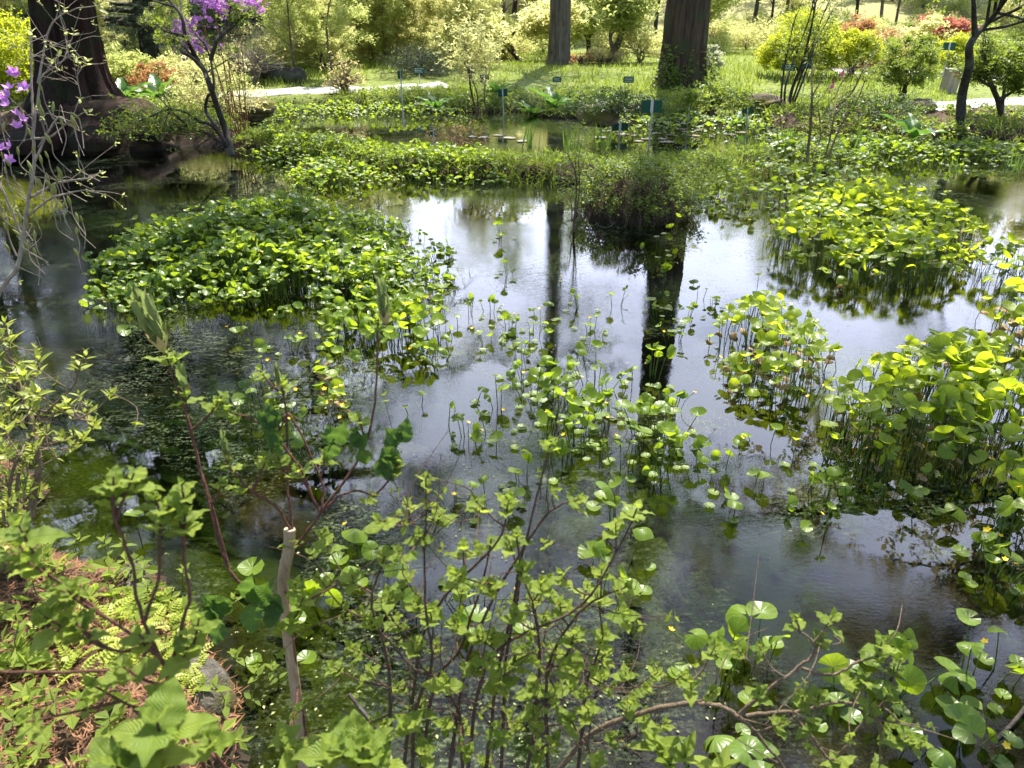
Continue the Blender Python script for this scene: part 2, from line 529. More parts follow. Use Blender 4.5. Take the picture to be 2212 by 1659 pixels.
M['caltha_backlit'] = leaf_mat('marsh_leaf_backlit', (.11, .17, .010), (.20, .27, .018), .56, (.62, .72, .035), .38, 'radial', .4)  # lit copy of the marsh leaf, glow of backlight put into the colour
M['green_paint'] = plain_mat('green_sign_paint', (.006, .060, .030), .8, 0, .15, 20, .02)
M['steel'] = plain_mat('galvanised_steel', (.42, .44, .46), .42, .75, .2, 40, .1)
M['white_ink'] = plain_mat('white_lettering', (.72, .74, .7), .6, 0, .05)
M['pink'] = plain_mat('pink_ribbon', (.75, .12, .30), .55, 0, .12)
M['post'] = bark_mat('weathered_post', (.20, .155, .11), (.42, .36, .28), (10, 10, 3), .5)
M['post_cap'] = plain_mat('post_cap', (.66, .65, .62), .8)
M['red_ink'] = plain_mat('red_numeral', (.28, .03, .02), .6)
M['cut_wood'] = bark_mat('cut_wood', (.30, .22, .14), (.48, .38, .26), (40, 40, 40), .3)

# ------------------------------------------------------------------ ground shape
def pix_poly(pts, z=0.0):
    return np.array([at_z(x, y, z)[:2] for x, y in pts])
SHORE = pix_poly([(70, 292), (260, 291), (400, 300), (455, 312), (500, 324), (540, 306), (525, 262), (545, 240), (700, 234), (850, 239), (1000, 243),
                  (1130, 243), (1190, 256), (1290, 262), (1420, 268), (1520, 264), (1620, 270), (1720, 300), (1850, 315), (1980, 326), (2100, 322), (2212, 326), (2500, 345),
                  (3000, 520), (3400, 1000)]
                 )
near = np.array([[3.6, 1.0], [2.6, .45], [1.0, .55], [.2, .62], [-.42, .80], [-.62, 1.02]])
near_px = pix_poly([(520, 1500), (450, 1380), (330, 1250), (210, 1222), (90, 1200), (10, 1170), (60, 1110), (100, 1070), (40, 1010), (-140, 760), (-260, 520), (-230, 360), (-60, 300)])
SHORE = np.vstack([SHORE, near, near_px])
def sdf(x, y, poly=None):
    """distance to the shoreline, positive on land"""
    P = SHORE if poly is None else poly
    x = np.asarray(x, float); y = np.asarray(y, float)
    best = np.full(x.shape, 1e9)
    inside = np.zeros(x.shape, bool)
    for (ax, ay), (bx, by) in zip(P, np.roll(P, -1, 0)):
        dx, dy = bx - ax, by - ay
        t = np.clip(((x - ax) * dx + (y - ay) * dy) / (dx * dx + dy * dy + 1e-12), 0, 1)
        best = np.minimum(best, (x - ax - t * dx) ** 2 + (y - ay - t * dy) ** 2)
        if dy != 0:
            c = ((ay > y) != (by > y)) & (x < (bx - ax) * (y - ay) / dy + ax)
            inside ^= c
    d = np.sqrt(best)
    return np.where(inside, -d, d)
def vnoise(x, y, s, seed=0):
    """smooth value noise, -1..1"""
    x = np.asarray(x) * s + seed * 17.3; y = np.asarray(y) * s - seed * 9.1
    xi, yi = np.floor(x), np.floor(y)
    fx, fy = x - xi, y - yi
    fx, fy = fx * fx * (3 - 2 * fx), fy * fy * (3 - 2 * fy)
    h = lambda a, b: np.modf(np.abs(np.sin(a * 127.1 + b * 311.7) * 43758.5453))[0] * 2 - 1
    return (h(xi, yi) * (1 - fx) + h(xi + 1, yi) * fx) * (1 - fy) + (h(xi, yi + 1) * (1 - fx) + h(xi + 1, yi + 1) * fx) * fy
def sstep(a, b, v):
    t = np.clip((v - a) / (b - a), 0, 1)
    return t * t * (3 - 2 * t)
MOUNDS = []                                    # (x, y, rx, ry, top)
def mound_px(px, py, rx, ry, top):
    p = at_z(px, py, 0.05)
    MOUNDS.append((p[0], p[1], rx, ry, top))
for px, py in ((560, 318), (640, 330), (720, 340), (800, 352), (880, 362), (960, 366), (1040, 370), (1120, 372), (1200, 374), (1270, 374)):
    mound_px(px, py, .52, .62, .13)
for px, py in ((1350, 372), (1440, 365), (1530, 355), (1620, 340)):
    mound_px(px, py, .6, .7, .04)
HUM = at_z(1372, 452, .05)
MOUNDS.append((HUM[0], HUM[1], .74, .66, .27))
SPLIT = at_z(1770, 372, .02)
MOUNDS.append((SPLIT[0], SPLIT[1], .30, .22, .06))
for px, py, rx, ry, top in ((1330, 1270, .40, .36, -.13), (1230, 1130, .26, .2, -.15), (1400, 1160, .2, .2, -.15), (1130, 1340, .34, .26, -.13), (820, 960, .35, .3, -.2), (1500, 1400, .3, .22, -.18)):
    p_ = at_z(px, py, -.1); MOUNDS.append((p_[0], p_[1], rx, ry, top))
T1 = at_z(150, 235, .5)
MOUNDS.append((T1[0] + .3, T1[1] - .1, 1.7, 1.3, .66))
def zf(x, y):
    x = np.asarray(x, float); y = np.asarray(y, float)
    d = sdf(x, y) + .10 * vnoise(x, y, 1.7, 1) + .05 * vnoise(x, y, 5, 2)
    land = .20 * sstep(0, .32, d) + .05 * np.clip(d, 0, 5) + .03 * vnoise(x, y, .9, 3) * sstep(.2, 2, d) + .016 * vnoise(x, y, 4.0, 4) + .010 * vnoise(x, y, 11.0, 8)
    far = np.maximum(0, np.hypot(x, y) - 26)
    land = land + .012 * far + .00004 * far ** 2 + .11 * np.clip(np.hypot(x, y) - 34, 0, 60) * sstep(34, 50, np.hypot(x, y))
    bed = -.42 * sstep(0, 1.0, -d) - .03 + .05 * vnoise(x, y, 1.3, 5) + .02 * vnoise(x, y, 6, 6)
    z = np.where(d > 0, land, bed)
    for mx, my, rx, ry, top in MOUNDS:
        r = np.sqrt(((x - mx) / rx) ** 2 + ((y - my) / ry) ** 2) + .12 * vnoise(x, y, 3.5, 7) + (.45 * vnoise(x, y, 5.5, 12) + .2 * vnoise(x, y, 14, 13) if top < 0 else 0)
        w = 1 - sstep(.35, 1.15, r)
        z = np.maximum(z, z * (1 - w) + (top + .04 * vnoise(x, y, 7, 9)) * w)
    return z
def ground(px, py):
    p = at_z(px, py, .2)
    for _ in range(6):
        p = at_z(px, py, float(zf(p[0], p[1])))
    return p
def on_ground(x, y):
    return np.array([x, y, float(zf(x, y))])

# ground sheet: rows get wider apart with distance
ys = np.concatenate([np.linspace(-4, .3, 16)[:-1], np.linspace(.3, 4, 120)[:-1], np.linspace(4, 17, 190)[:-1], 17 * np.exp(np.linspace(0, math.log(420 / 17), 70))])
s_ = np.linspace(-1, 1, 300)
xs = np.sign(s_) * (7 * np.abs(s_) + 393 * np.abs(s_) ** 6)
X, Y = np.meshgrid(xs, ys)
Z = zf(X, Y)
mb = MB()
mb.add(np.stack([X, Y, Z], -1).reshape(-1, 3), grid_faces(len(ys), len(xs)))
m, t, out = mat('ground_soil')
v = coords(t)
n1, n2, n3 = noise(t, .9, 5, .6, v), noise(t, 9, 6, .65, v), noise(t, 55, 4, .7, v)
geo = N(t, 'ShaderNodeNewGeometry')
sep = N(t, 'ShaderNodeSeparateXYZ')
L(t, geo.outputs['Position'], sep.inputs['Vector'])
soil = ramp(t, n2, [(.3, (.022, .014, .009)), (.5, (.062, .038, .023)), (.72, (.13, .085, .05))])
turf = ramp(t, n2, [(.3, (.07, .10, .016)), (.7, (.19, .22, .05))])
far_f = N(t, 'ShaderNodeMapRange'); L(t, sep.outputs['Y'], far_f.inputs['Value'])
far_f.inputs['From Min'].default_value, far_f.inputs['From Max'].default_value = 13.0, 15.5
up = ramp(t, mixc(t, .35, far_f.outputs[0], n1), [(.40, (0, 0, 0)), (.58, (1, 1, 1))])
land = mixc(t, up, soil, turf)
wood_f = N(t, 'ShaderNodeMapRange'); L(t, sep.outputs['Y'], wood_f.inputs['Value'])
wood_f.inputs['From Min'].default_value, wood_f.inputs['From Max'].default_value = 30, 42
land = mixc(t, math_(t, 'MULTIPLY', wood_f.outputs[0], .8), land, ramp(t, n2, [(.3, (.20, .17, .08)), (.7, (.36, .34, .16))]))
wet = N(t, 'ShaderNodeMapRange'); L(t, sep.outputs['Z'], wet.inputs['Value'])
wet.inputs['From Min'].default_value, wet.inputs['From Max'].default_value = .02, .16
mudc = ramp(t, n2, [(.35, (.012, .009, .006)), (.7, (.045, .034, .02))])
land = mixc(t, wet.outputs[0], mudc, land)
algae = ramp(t, n1, [(.36, (.030, .018, .007)), (.46, (.006, .012, .003)), (.6, (.010, .026, .003)), (.74, (.022, .040, .005))])  # deep bed toned down in colour, for light lost on its way through water
algae = mixc(t, .6, algae, mixc(t, 1.0, algae, ramp(t, n2, [(.3, (.35, .35, .35)), (.7, (1.6, 1.6, 1.6))]), 'MULTIPLY'))
hump = N(t, 'ShaderNodeMapRange'); L(t, sep.outputs['Z'], hump.inputs['Value'])
hump.inputs['From Min'].default_value, hump.inputs['From Max'].default_value = -.30, -.12
algae = mixc(t, math_(t, 'MULTIPLY', hump.outputs[0], .8), algae, ramp(t, n3, [(.35, (.020, .030, .004)), (.55, (.06, .075, .010)), (.75, (.15, .15, .025))]))
uw = N(t, 'ShaderNodeMapRange'); L(t, sep.outputs['Z'], uw.inputs['Value'])
uw.inputs['From Min'].default_value, uw.inputs['From Max'].default_value = -.06, .0
col = mixc(t, uw.outputs[0], algae, land)
p = N(t, 'ShaderNodeBsdfPrincipled')
p.inputs['Roughness'].default_value = .92
p.inputs['Specular IOR Level'].default_value = .15
L(t, col, p.inputs['Base Color'])
L(t, bump(t, math_(t, 'ADD', n2, math_(t, 'MULTIPLY', n3, .5)), .7, .03), p.inputs['Normal'])
L(t, p.outputs[0], out.inputs['Surface'])
tag(mb.build('ground', m), kind='structure')

# water: a level sheet with ripples, see-through to the bed, mirror by Fresnel, thin algae film in patches
m, t, out = mat('pond_water')
v = coords(t, (1, 1.0, 1))
vs = coords(t, (1.0, 2.6, 1))
big = noise(t, .55, 3, .5, v)
calm = ramp(t, big, [(.44, (.02, .02, .02)), (.62, (1, 1, 1))])
rip = noise(t, 30, 3, .6, vs, .6)
rip2 = noise(t, 6, 2, .5, v, .3)
hgt = math_(t, 'ADD', math_(t, 'MULTIPLY', math_(t, 'MULTIPLY', rip, .8), calm), math_(t, 'MULTIPLY', rip2, .45))
nrm = bump(t, hgt, .018, .05)
fr = N(t, 'ShaderNodeFresnel'); fr.inputs['IOR'].default_value = 1.40
L(t, nrm, fr.inputs['Normal'])
gl = N(t, 'ShaderNodeBsdfGlossy'); gl.inputs['Roughness'].default_value = .0
gl.inputs['Color'].default_value = (.96, .97, 1, 1)
L(t, nrm, gl.inputs['Normal'])
tp = N(t, 'ShaderNodeBsdfTransparent'); tp.inputs['Color'].default_value = (.52, .58, .36, 1)
ms = N(t, 'ShaderNodeMixShader')
L(t, fr.outputs[0], ms.inputs['Fac']); L(t, tp.outputs[0], ms.inputs[1]); L(t, gl.outputs[0], ms.inputs[2])
f1 = noise(t, .8, 4, .6, v, .8)
f2 = noise(t, 60, 3, .7, v)
f3 = noise(t, 14, 4, .65, vs, 1.0)
fm = math_(t, 'MULTIPLY', ramp(t, f1, [(.44, (0, 0, 0)), (.62, (1, 1, 1))]), ramp(t, math_(t, 'ADD', math_(t, 'MULTIPLY', f2, .5), math_(t, 'MULTIPLY', f3, .5)), [(.50, (0, 0, 0)), (.60, (1, 1, 1))]))
fm = math_(t, 'MULTIPLY', fm, .6)
df = N(t, 'ShaderNodeBsdfPrincipled'); df.inputs['Roughness'].default_value = .85; df.inputs['Specular IOR Level'].default_value = .08
L(t, ramp(t, f2, [(.35, (.05, .075, .03)), (.7, (.17, .20, .10))]), df.inputs['Base Color'])
ms2 = N(t, 'ShaderNodeMixShader')
L(t, fm, ms2.inputs['Fac']); L(t, ms.outputs[0], ms2.inputs[1]); L(t, df.outputs[0], ms2.inputs[2])
L(t, ms2.outputs[0], out.inputs['Surface'])
mb = MB()
gx, gy = np.meshgrid(np.linspace(-14, 14, 30), np.linspace(-1.5, 22, 26))
mb.add(np.stack([gx, gy, 0 * gx], -1).reshape(-1, 3), grid_faces(26, 30))
tag(mb.build('water', m), kind='structure')

# distant mountain ridge
mb = MB()
a = np.linspace(-1.25, 1.25, 160)
rows = []
for k, (dist, f) in enumerate(((150, 0), (210, .35), (270, .8), (320, 1.0), (380, .85))):
    hgt = (46 + 10 * np.sin(a * 3.1 + .6) + 6 * np.sin(a * 7.3 + 2) + 2.2 * vnoise(a, a * 0, 14, 2) + 1.2 * vnoise(a, a * 0, 45, 3)) * f + 2
    rows.append(np.stack([dist * np.sin(a), dist * np.cos(a), hgt], -1))
mb.add(np.concatenate(rows), grid_faces(5, 160))
m, t, out = mat('mountain_wood')
n = noise(t, .12, 8, .7, coords(t))
p = N(t, 'ShaderNodeBsdfPrincipled'); p.inputs['Roughness'].default_value = 1
L(t, ramp(t, n, [(.3, (.05, .06, .065)), (.7, (.13, .14, .15))]), p.inputs['Base Color'])
L(t, p.outputs[0], out.inputs['Surface'])
tag(mb.build('hills', m), kind='structure')

# gravel path, laid on the lawn
m, t, out = mat('gravel')
v = coords(t)
n1, n2 = noise(t, 60, 4, .7, v), noise(t, 3, 4, .6, v)
p = N(t, 'ShaderNodeBsdfPrincipled'); p.inputs['Roughness'].default_value = .95
L(t, mixc(t, .35, ramp(t, n1, [(.3, (.22, .21, .20)), (.7, (.55, .54, .52))]), ramp(t, n2, [(.4, (.25, .23, .17)), (.6, (.5, .49, .47))])), p.inputs['Base Color'])
L(t, bump(t, n1, .6, .01), p.inputs['Normal'])
L(t, p.outputs[0], out.inputs['Surface'])
PATHS = []
for k, (pts, wd) in enumerate((([(430, 214), (540, 207), (700, 199), (800, 194), (900, 189), (960, 188)], .45),
                    ([(1800, 156), (1900, 159), (2000, 163), (2212, 172), (2500, 176)], .8),
                    ([(1990, 232), (2080, 226), (2212, 219), (2500, 212)], .45))):
    C = catmull([ground(*q) for q in pts], 10)[:, :2]
    T = norm(np.gradient(C, axis=0)); Nn = np.stack([-T[:, 1], T[:, 0]], -1)
    PATHS.append((C, wd))
    u = np.linspace(-1, 1, 7)
    wv = wd * (1 + .12 * vnoise(np.arange(len(C)) * .7, np.arange(len(C)) * 0, 1, k))
    G = C[:, None] + Nn[:, None] * (u[None, :, None] * wv[:, None, None])
    gz = zf(G[..., 0], G[..., 1]) + .035 - .03 * np.abs(u)[None] ** 4
    mb = MB(); mb.add(np.dstack([G, gz]).reshape(-1, 3), grid_faces(len(C), 7))
    tag(mb.build('path', m), kind='structure')
def off_path(x, y, pad=0.0):
    ok = np.ones(np.shape(x), bool)
    for C, wd in PATHS:
        d = np.min((x[:, None] - C[None, :, 0]) ** 2 + (y[:, None] - C[None, :, 1]) ** 2, 1)
        ok &= d > (wd + pad) ** 2
    return ok
# ------------------------------------------------------------------ trees and shrubs
def perp(d, r):
    q = np.cross(d, r.standard_normal(3))
    return norm(q)
def grow(mb, r, p, d, ln, rad0, lvl, mx, tips, cfg):
    n = 6 if lvl < mx else 4
    P = [p]; D = [d]
    for i in range(n):
        d = norm(d + r.standard_normal(3) * cfg['wob'] + np.array([0, 0, cfg['up'][min(lvl, len(cfg['up']) - 1)]]))
        P.append(P[-1] + d * ln / n); D.append(d)
    P = np.array(P)
    R = rad0 * np.linspace(1, cfg.get('taper', .35), n + 1)
    tube(mb, P, R, 7 if lvl == 0 else (5 if lvl < 2 else 3))
    if lvl >= mx:
        for i in range(1, n + 1):
            tips.append((P[i], D[i]))
        return
    if lvl == mx - 1:
        tips.append((P[-1], D[-1]))
    k = cfg['kids'][lvl]
    ts = np.linspace(cfg['from'][lvl], 1.0, k)
    ph = r.uniform(0, 6.28)
    for i, t_ in enumerate(ts):
        f = t_ * n
        j = min(int(f), n - 1)
        q = P[j] + (P[j + 1] - P[j]) * (f - j)
        dd = D[j + 1]
        a = ph + i * 2.4 + r.uniform(-.4, .4)
        u = norm(np.cross(dd, [.3, .2, .9])); w = np.cross(dd, u)
        side = u * math.cos(a) + w * math.sin(a)
        ang = cfg['ang'][lvl] * r.uniform(.8, 1.2)
        nd = norm(dd * math.cos(ang) + side * math.sin(ang))
        shrink = cfg['len'][lvl] * (1 - cfg.get('cone', .35) * t_) * r.uniform(.75, 1.2)
        grow(mb, r, q, nd, ln * shrink, R[min(j + 1, n)] * cfg.get('thin', .55), lvl + 1, mx, tips, cfg)
def leaf_cloud(mb, r, tips, per, spread, size, flat=0.0, tpl=None, nup=.9, drop=0.0):
    tips_p = np.array([t_[0] for t_ in tips])
    k = len(tips_p)
    pos = np.repeat(tips_p, per, 0) + r.standard_normal((k * per, 3)) * spread * np.array([1, 1, 1 - flat])
    pos[:, 2] -= drop * r.random(len(pos))
    tpls = tpl or TUF
    for i, T in enumerate(tpls):
        q = pos[i::len(tpls)]
        m_ = len(q)
        place(mb, T, q, rdir(m_, -.5, .6), norm(rdir(m_, -.3, 1) + [0, 0, nup]), size * r.uniform(.6, 1.3, m_))

CFG_AIRY = dict(wob=.10, up=(.05, .05, .04, .0), kids=(11, 6, 4), ang=(.95, .8, .7), len=(.42, .45, .45), **{'from': (.22, .25, .3)}, thin=.5)
CFG_FLAT = dict(wob=.10, up=(.06, -.02, -.01, -.01), kids=(13, 7, 4), ang=(1.25, .85, .7), len=(.45, .42, .45), **{'from': (.14, .2, .3)}, thin=.45)
CFG_FORK = dict(wob=.13, up=(.05, .10, .05, .02), kids=(5, 5, 4), ang=(.65, .7, .7), len=(.75, .5, .45), **{'from': (.45, .3, .3)}, thin=.7, taper=.6)
def proto_tree(name, label, cat, seed, h, r0, cfg, bark, leaf, per, spread, size, flat=.3, lean=(0, 0), tpl=None, group=None, loc=(0, 0, 0), nup=.9):
    r = np.random.default_rng(seed)
    root = thing(name, label, cat, loc, 0, group)
    mb, tips = MB(), []
    grow(mb, r, np.array([0, 0, -.15]), norm(np.array([lean[0], lean[1], 1.])), h, r0, 0, len(cfg['kids']), tips, cfg)
    a = mb.build('trunk', bark, root)
    lb = MB()
    leaf_cloud(lb, r, tips, per, spread, size, flat, tpl, nup)
    b = lb.build('crown', leaf, root, smooth=False)
    return root, [a, b]

FOREST = 'spring trees in the wood beyond the lawn'
protos = []
for k, (lab, cfg, bark, leaf, h, r0, per, size) in enumerate((
        ('airy spring tree with yellow-green young leaves, in the wood beyond the lawn', CFG_AIRY, 'bark_grey', 'spring', 6.0, .07, 6, .105),
        ('spring tree with flat pale yellow sprays of leaf, in the wood beyond the lawn', CFG_FLAT, 'bark_dark', 'spring_yellow', 5.4, .07, 7, .105),
        ('thin-leaved tan budding tree with many bare twigs, in the wood beyond the lawn', CFG_AIRY, 'bark_grey', 'spring_tan', 6.2, .07, 3, .085),
        ('forked dark-stemmed tree with light green leaves, in the wood beyond the lawn', CFG_FORK, 'bark_dark', 'spring', 5.4, .10, 8, .10),
        ('dense mid-green tree among paler spring trees, in the wood beyond the lawn', CFG_AIRY, 'bark_dark', 'mid_green', 5.6, .08, 6, .105))):
    protos.append(proto_tree('forest_tree', lab, 'tree', 100 + k, h, r0, CFG_FLAT if cfg is CFG_FLAT else cfg, M[bark], M[leaf], per, .16, size, .55 if cfg is CFG_FLAT else .2, group=FOREST))
r = np.random.default_rng(5)
spots = []
tries = 0
while len(spots) < 62 and tries < 4000:
    tries += 1
    Yd = 28 + 27 * r.random() ** 1.2
    px = r.uniform(-150, 2360)
    Xd = (px - W0 / 2) * Yd * cp / FPX
    if Yd < 34 and 1380 < px < 2300: continue
    if Yd < 33 and px < 700: continue
    if Yd < 35 and px < 1380: continue
    if min([9] + [math.hypot(Xd - a, Yd - b) for a, b in spots]) < 2.1: continue
    spots.append((Xd, Yd))
used = set()
for i, (x, y) in enumerate(spots):
    px = W0 / 2 + FPX * x / (y * cp)
    k = r.choice(5, p=(.28, .30, .14, .16, .12)) if px < 1500 else r.choice(5, p=(.3, .14, .2, .16, .2))
    root, ch = protos[k]
    rz, sc = r.uniform(0, 6.28), r.uniform(.75, 1.12) * (1.0 if y < 40 else 1.2)
    if k not in used:
        used.add(k)
        root.location = tuple(on_ground(x, y)); root.rotation_euler = (0, 0, rz); root.scale = (sc,) * 3
    else:
        copy_tree(root, ch, on_ground(x, y), rz, sc)

for i in range(22):                            # young trees of the wood edge, low sprays at eye level
    Yd = r.uniform(19.5, 25); px = r.uniform(600, 1130) if i < 15 else r.uniform(-100, 420)
    if 740 < px < 990 and Yd < 22.5: Yd += 2.5
    Xd = (px - W0 / 2) * Yd * cp / FPX
    root, ch = protos[1 if i % 3 else 0]
    copy_tree(root, ch, on_ground(Xd, Yd), r.uniform(0, 6.28), r.uniform(.30, .46))
# far wood that reads as one mass, beyond the trees one can tell apart
mb = MB(); r = np.random.default_rng(11)
n = 15000
Yd = r.uniform(54, 84, n); Xd = r.uniform(-.85, .85, n) * Yd
cl = vnoise(Xd, Yd, .28, 4) + .6 * vnoise(Xd, Yd, .9, 5)
hh = 6.2 + 1.8 * vnoise(Xd, Yd, .2, 3)
zz = zf(Xd, Yd) + hh * r.random(n) ** .8
keep = cl > -.35 + .35 * r.random(n) - .3 * (zz < zf(Xd, Yd) + 1.2)
pos = np.stack([Xd, Yd, zz], -1)[keep]
for i, T in enumerate(TUF):
    q = pos[i::3]
    place(mb, T, q, rdir(len(q), -.4, .5), norm(rdir(len(q), -.2, 1) + [0, -.3, .5]), r.uniform(.35, .8, len(q)))
for i in range(420):
    x, y = r.uniform(-.8, .8) * 66, r.uniform(54, 80)
    b = on_ground(x, y)
    tube(mb, [b - [0, 0, .2], b + [r.normal(0, .2), 0, 2.5], b + [r.normal(0, .5), 0, 6.0]], [.12, .09, .03], 4)
tag(mb.build('forest', M['spring']), 'far mass of pale spring woodland behind the separate trees', 'wood', kind='stuff')

def trunk_mesh(mb, base, h, r0, r1, flare, nfl, amp, seed, lean=(0, 0), seg=120, rows=70, zr=1.1):
    r = np.random.default_rng(seed)
    v = np.linspace(0, 1, rows) ** 1.6
    th = np.arange(seg + 1) * 2 * np.pi / seg
    zz = -.25 + v * (h + .25)
    R = r0 + (r1 - r0) * np.clip(zz / h, 0, 1) ** .9 + flare * np.exp(-np.maximum(zz, -.1) / zr * 2.2)
    TH, ZZ = np.meshgrid(th, zz)
    ridge = np.abs(np.sin(TH * nfl / 2 + .5 * np.sin(ZZ * .35) + .6 * np.sin(TH * 2 + 1))) ** .7
    am = amp * (.25 + 1.6 * np.exp(-np.maximum(ZZ, 0) / zr * 1.3))
    RR = R[:, None] * (1 + am * (ridge - .6)) * (1 + .07 * np.sin(TH * 2 + seed) + .04 * np.sin(TH * 3 + ZZ * .5))
    RR += (.026 * vnoise(TH * 12, ZZ * 1.1, 1, seed) + .014 * vnoise(TH * 26, ZZ * 2.6, 1, seed + 2)) * (np.abs(np.cos(TH / 2)) > .02)
    RR[:, -1] = RR[:, 0]
    Vx = base[0] + RR * np.cos(TH) + lean[0] * ZZ
    Vy = base[1] + RR * np.sin(TH) + lean[1] * ZZ
    mb.add(np.stack([Vx, Vy, base[2] + ZZ], -1).reshape(-1, 3), grid_faces(rows, seg + 1))

def conifer_crown(bm, seed, h, z0, rmax, nb, per, size, droop, drop_tip=.25, tpl=SPRAY, top_pow=.9, sub=5, zpow=1.0):
    r = np.random.default_rng(seed)
    lm = MB()
    for i in range(nb):
        f = ((i + r.random()) / nb) ** zpow
        z = z0 + (h - z0) * f
        ln = rmax * (1 - f) ** top_pow * r.uniform(.65, 1.15) + .35
        a = i * 2.4 + r.uniform(-.5, .5)
        t_ = np.linspace(0, 1, 7)
        P = np.stack([np.cos(a) * ln * t_, np.sin(a) * ln * t_, z + .12 * ln * t_ - droop * ln * t_ ** 2], -1)
        P += r.standard_normal(P.shape) * .03 * ln * t_[:, None]
        tube(bm, P, (.03 + .012 * ln) * (1 - .85 * t_), 4)
        pts, dirs = [], []
        for q in np.linspace(.22, 1, sub * 3):
            p0 = np.array([np.interp(q, t_, P[:, c]) for c in range(3)])
            for sd in (-1, 1):
                aa = a + sd * r.uniform(.5, 1.1)
                sl_ = ln * .34 * (1.15 - q) + .12
                d = np.array([np.cos(aa), np.sin(aa), -droop * .6 - drop_tip * r.random()])
                if r.random() < .6:
                    tube(bm, [p0, p0 + d * sl_ * .6, p0 + d * sl_ + [0, 0, -drop_tip * sl_]], [.01, .007, .004], 3)
                for s in np.linspace(.15, 1, per):
                    pts.append(p0 + d * sl_ * s + [0, 0, -drop_tip * sl_ * s * s] + r.standard_normal(3) * .05); dirs.append(d)
        pts, dirs = np.array(pts), np.array(dirs)
        for k, T in enumerate(tpl):
            m_ = len(pts[k::len(tpl)])
            place(lm, T, pts[k::len(tpl)], norm(dirs[k::len(tpl)] + r.standard_normal((m_, 3)) * .35), norm(rdir(m_, 0, 1) + [0, 0, .6]), size * r.uniform(.7, 1.3, m_))
    return lm

# big buttressed tree on the left bank
b = np.array([T1[0] + .08, T1[1], .35])
root = thing('conifer_tree', 'huge dark red-barked tree with buttressed foot on the shaded bank', 'tree', b)
mb = MB(); trunk_mesh(mb, (0, 0, 0), 15, .44, .20, .62, 9, .26, 3, lean=(.10, 0), zr=.62)
lm = conifer_crown(mb, 21, 18, 3.2, 5.4, 78, 5, .55, .25, top_pow=.5)
mb.build('trunk', M['bark_red'], root); lm.build('crown', M['deep_green'], root, smooth=False)
# great trunk right of the middle
g = ground(1470, 196)
root = thing('conifer_tree', 'thick brown furrowed trunk standing right at the far shore', 'tree', g)
mb = MB(); trunk_mesh(mb, (0, 0, 0), 19, .50, .14, .16, 11, .10, 5, zr=.6)
lm = conifer_crown(mb, 22, 21, 8.0, 4.0, 40, 2, .36, .1, .1, top_pow=.6)
mb.build('trunk', M['bark_brown'], root); lm.build('crown', M['feather'], root, smooth=False)
iv = MB(); r = np.random.default_rng(31)
for i in range(26):                           # creeper climbing the foot of the trunk
    a0 = r.uniform(-2.9, -.2); z_ = np.linspace(0, r.uniform(.3, .9), 7)
    aa = a0 + np.cumsum(r.normal(0, .09, 7)); rr = .55 + .20 * np.exp(-z_ * 3) + .03
    P = np.stack([rr * np.cos(aa), rr * np.sin(aa), z_], -1)
    tube(iv, P, .006, 3)
    q = np.repeat(P, 5, 0) + r.standard_normal((35, 3)) * .05
    place(iv, SMALL, q, rdir(35, -.6, .4), norm(rdir(35, 0, 1) + [0, -.8, .3]), r.uniform(.05, .09, 35))
o = iv.build('creeper', M['mid_green']); o.location = tuple(g)
tag(o, 'leafy creeper climbing the foot of the thick brown trunk', 'creeper')
# slimmer grey trunk beyond the lawn
g = ground(1207, 140)
root = thing('conifer_tree', 'tall slender grey-brown trunk standing in the middle of the lawn edge', 'tree', g)
mb = MB(); trunk_mesh(mb, (0, 0, 0), 17, .27, .08, .08, 8, .08, 8, zr=.5)
lm = conifer_crown(mb, 23, 18, 5.5, 3.0, 40, 2, .40, .1, .1, top_pow=.6)
mb.build('trunk', M['bark_grey'], root); lm.build('crown', M['feather'], root, smooth=False)
# tall dark conifers standing behind, seen mostly in the water
TALL = 'tall dark conifers behind the left bank'
first = None
for i, (px, Yd, sc) in enumerate(((160, 32.0, 1.0), (400, 34.0, 1.05), (-80, 30.0, 1.0), (-420, 24.0, 1.0))):
    p_ = at_y(px, 150, Yd); g = on_ground(p_[0], Yd)
    if first is None:
        root = thing('conifer_tree', 'tall dark-crowned conifer in the wood behind the left bank', 'tree', g, 0, TALL)
        mb = MB(); trunk_mesh(mb, (0, 0, 0), 18, .26, .08, .1, 7, .08, 19)
        lm = conifer_crown(mb, 29, 20, 3.6, 3.6, 70, 4, .55, .22, .3, top_pow=.5)
        ch = [mb.build('trunk', M['bark_dark'], root), lm.build('crown', M['deep_green'], root, smooth=False)]
        first = root
    else:
        copy_tree(first, ch, g, i * 2.1, sc)
# dark pines at the upper left, soft needles hanging low
PINES = 'soft-needled pines behind the big red-barked tree'
first = None
for i, (px, Yd, sc, lab) in enumerate(((330, 26.0, 1.0, 'soft-needled pine drooping over the shrubs right of the red-barked tree'), (585, 27.5, .95, 'soft-needled grey-green pine behind the purple azalea'),
                                       (-160, 25.0, 1.1, 'soft-needled pine at the left edge, behind the red-barked tree'), (90, 30.0, 1.1, 'soft-needled pine half hidden behind the red-barked trunk'))):
    p_ = at_y(px, 150, Yd); g = on_ground(p_[0], Yd)
    if first is None:
        root = thing('pine_tree', lab, 'tree', g, 0, PINES)
        mb = MB(); trunk_mesh(mb, (0, 0, 0), 13, .22, .06, .08, 7, .08, 9)
        lm = conifer_crown(mb, 24, 12.5, .9, 3.4, 66, 3, .40, .22, .45, top_pow=.6, zpow=1.8)
        ch = [mb.build('trunk', M['bark_dark'], root), lm.build('crown', M['pine'], root, smooth=False)]
        first = root
    else:
        copy_tree(first, ch, g, i * 1.9, sc, lab)

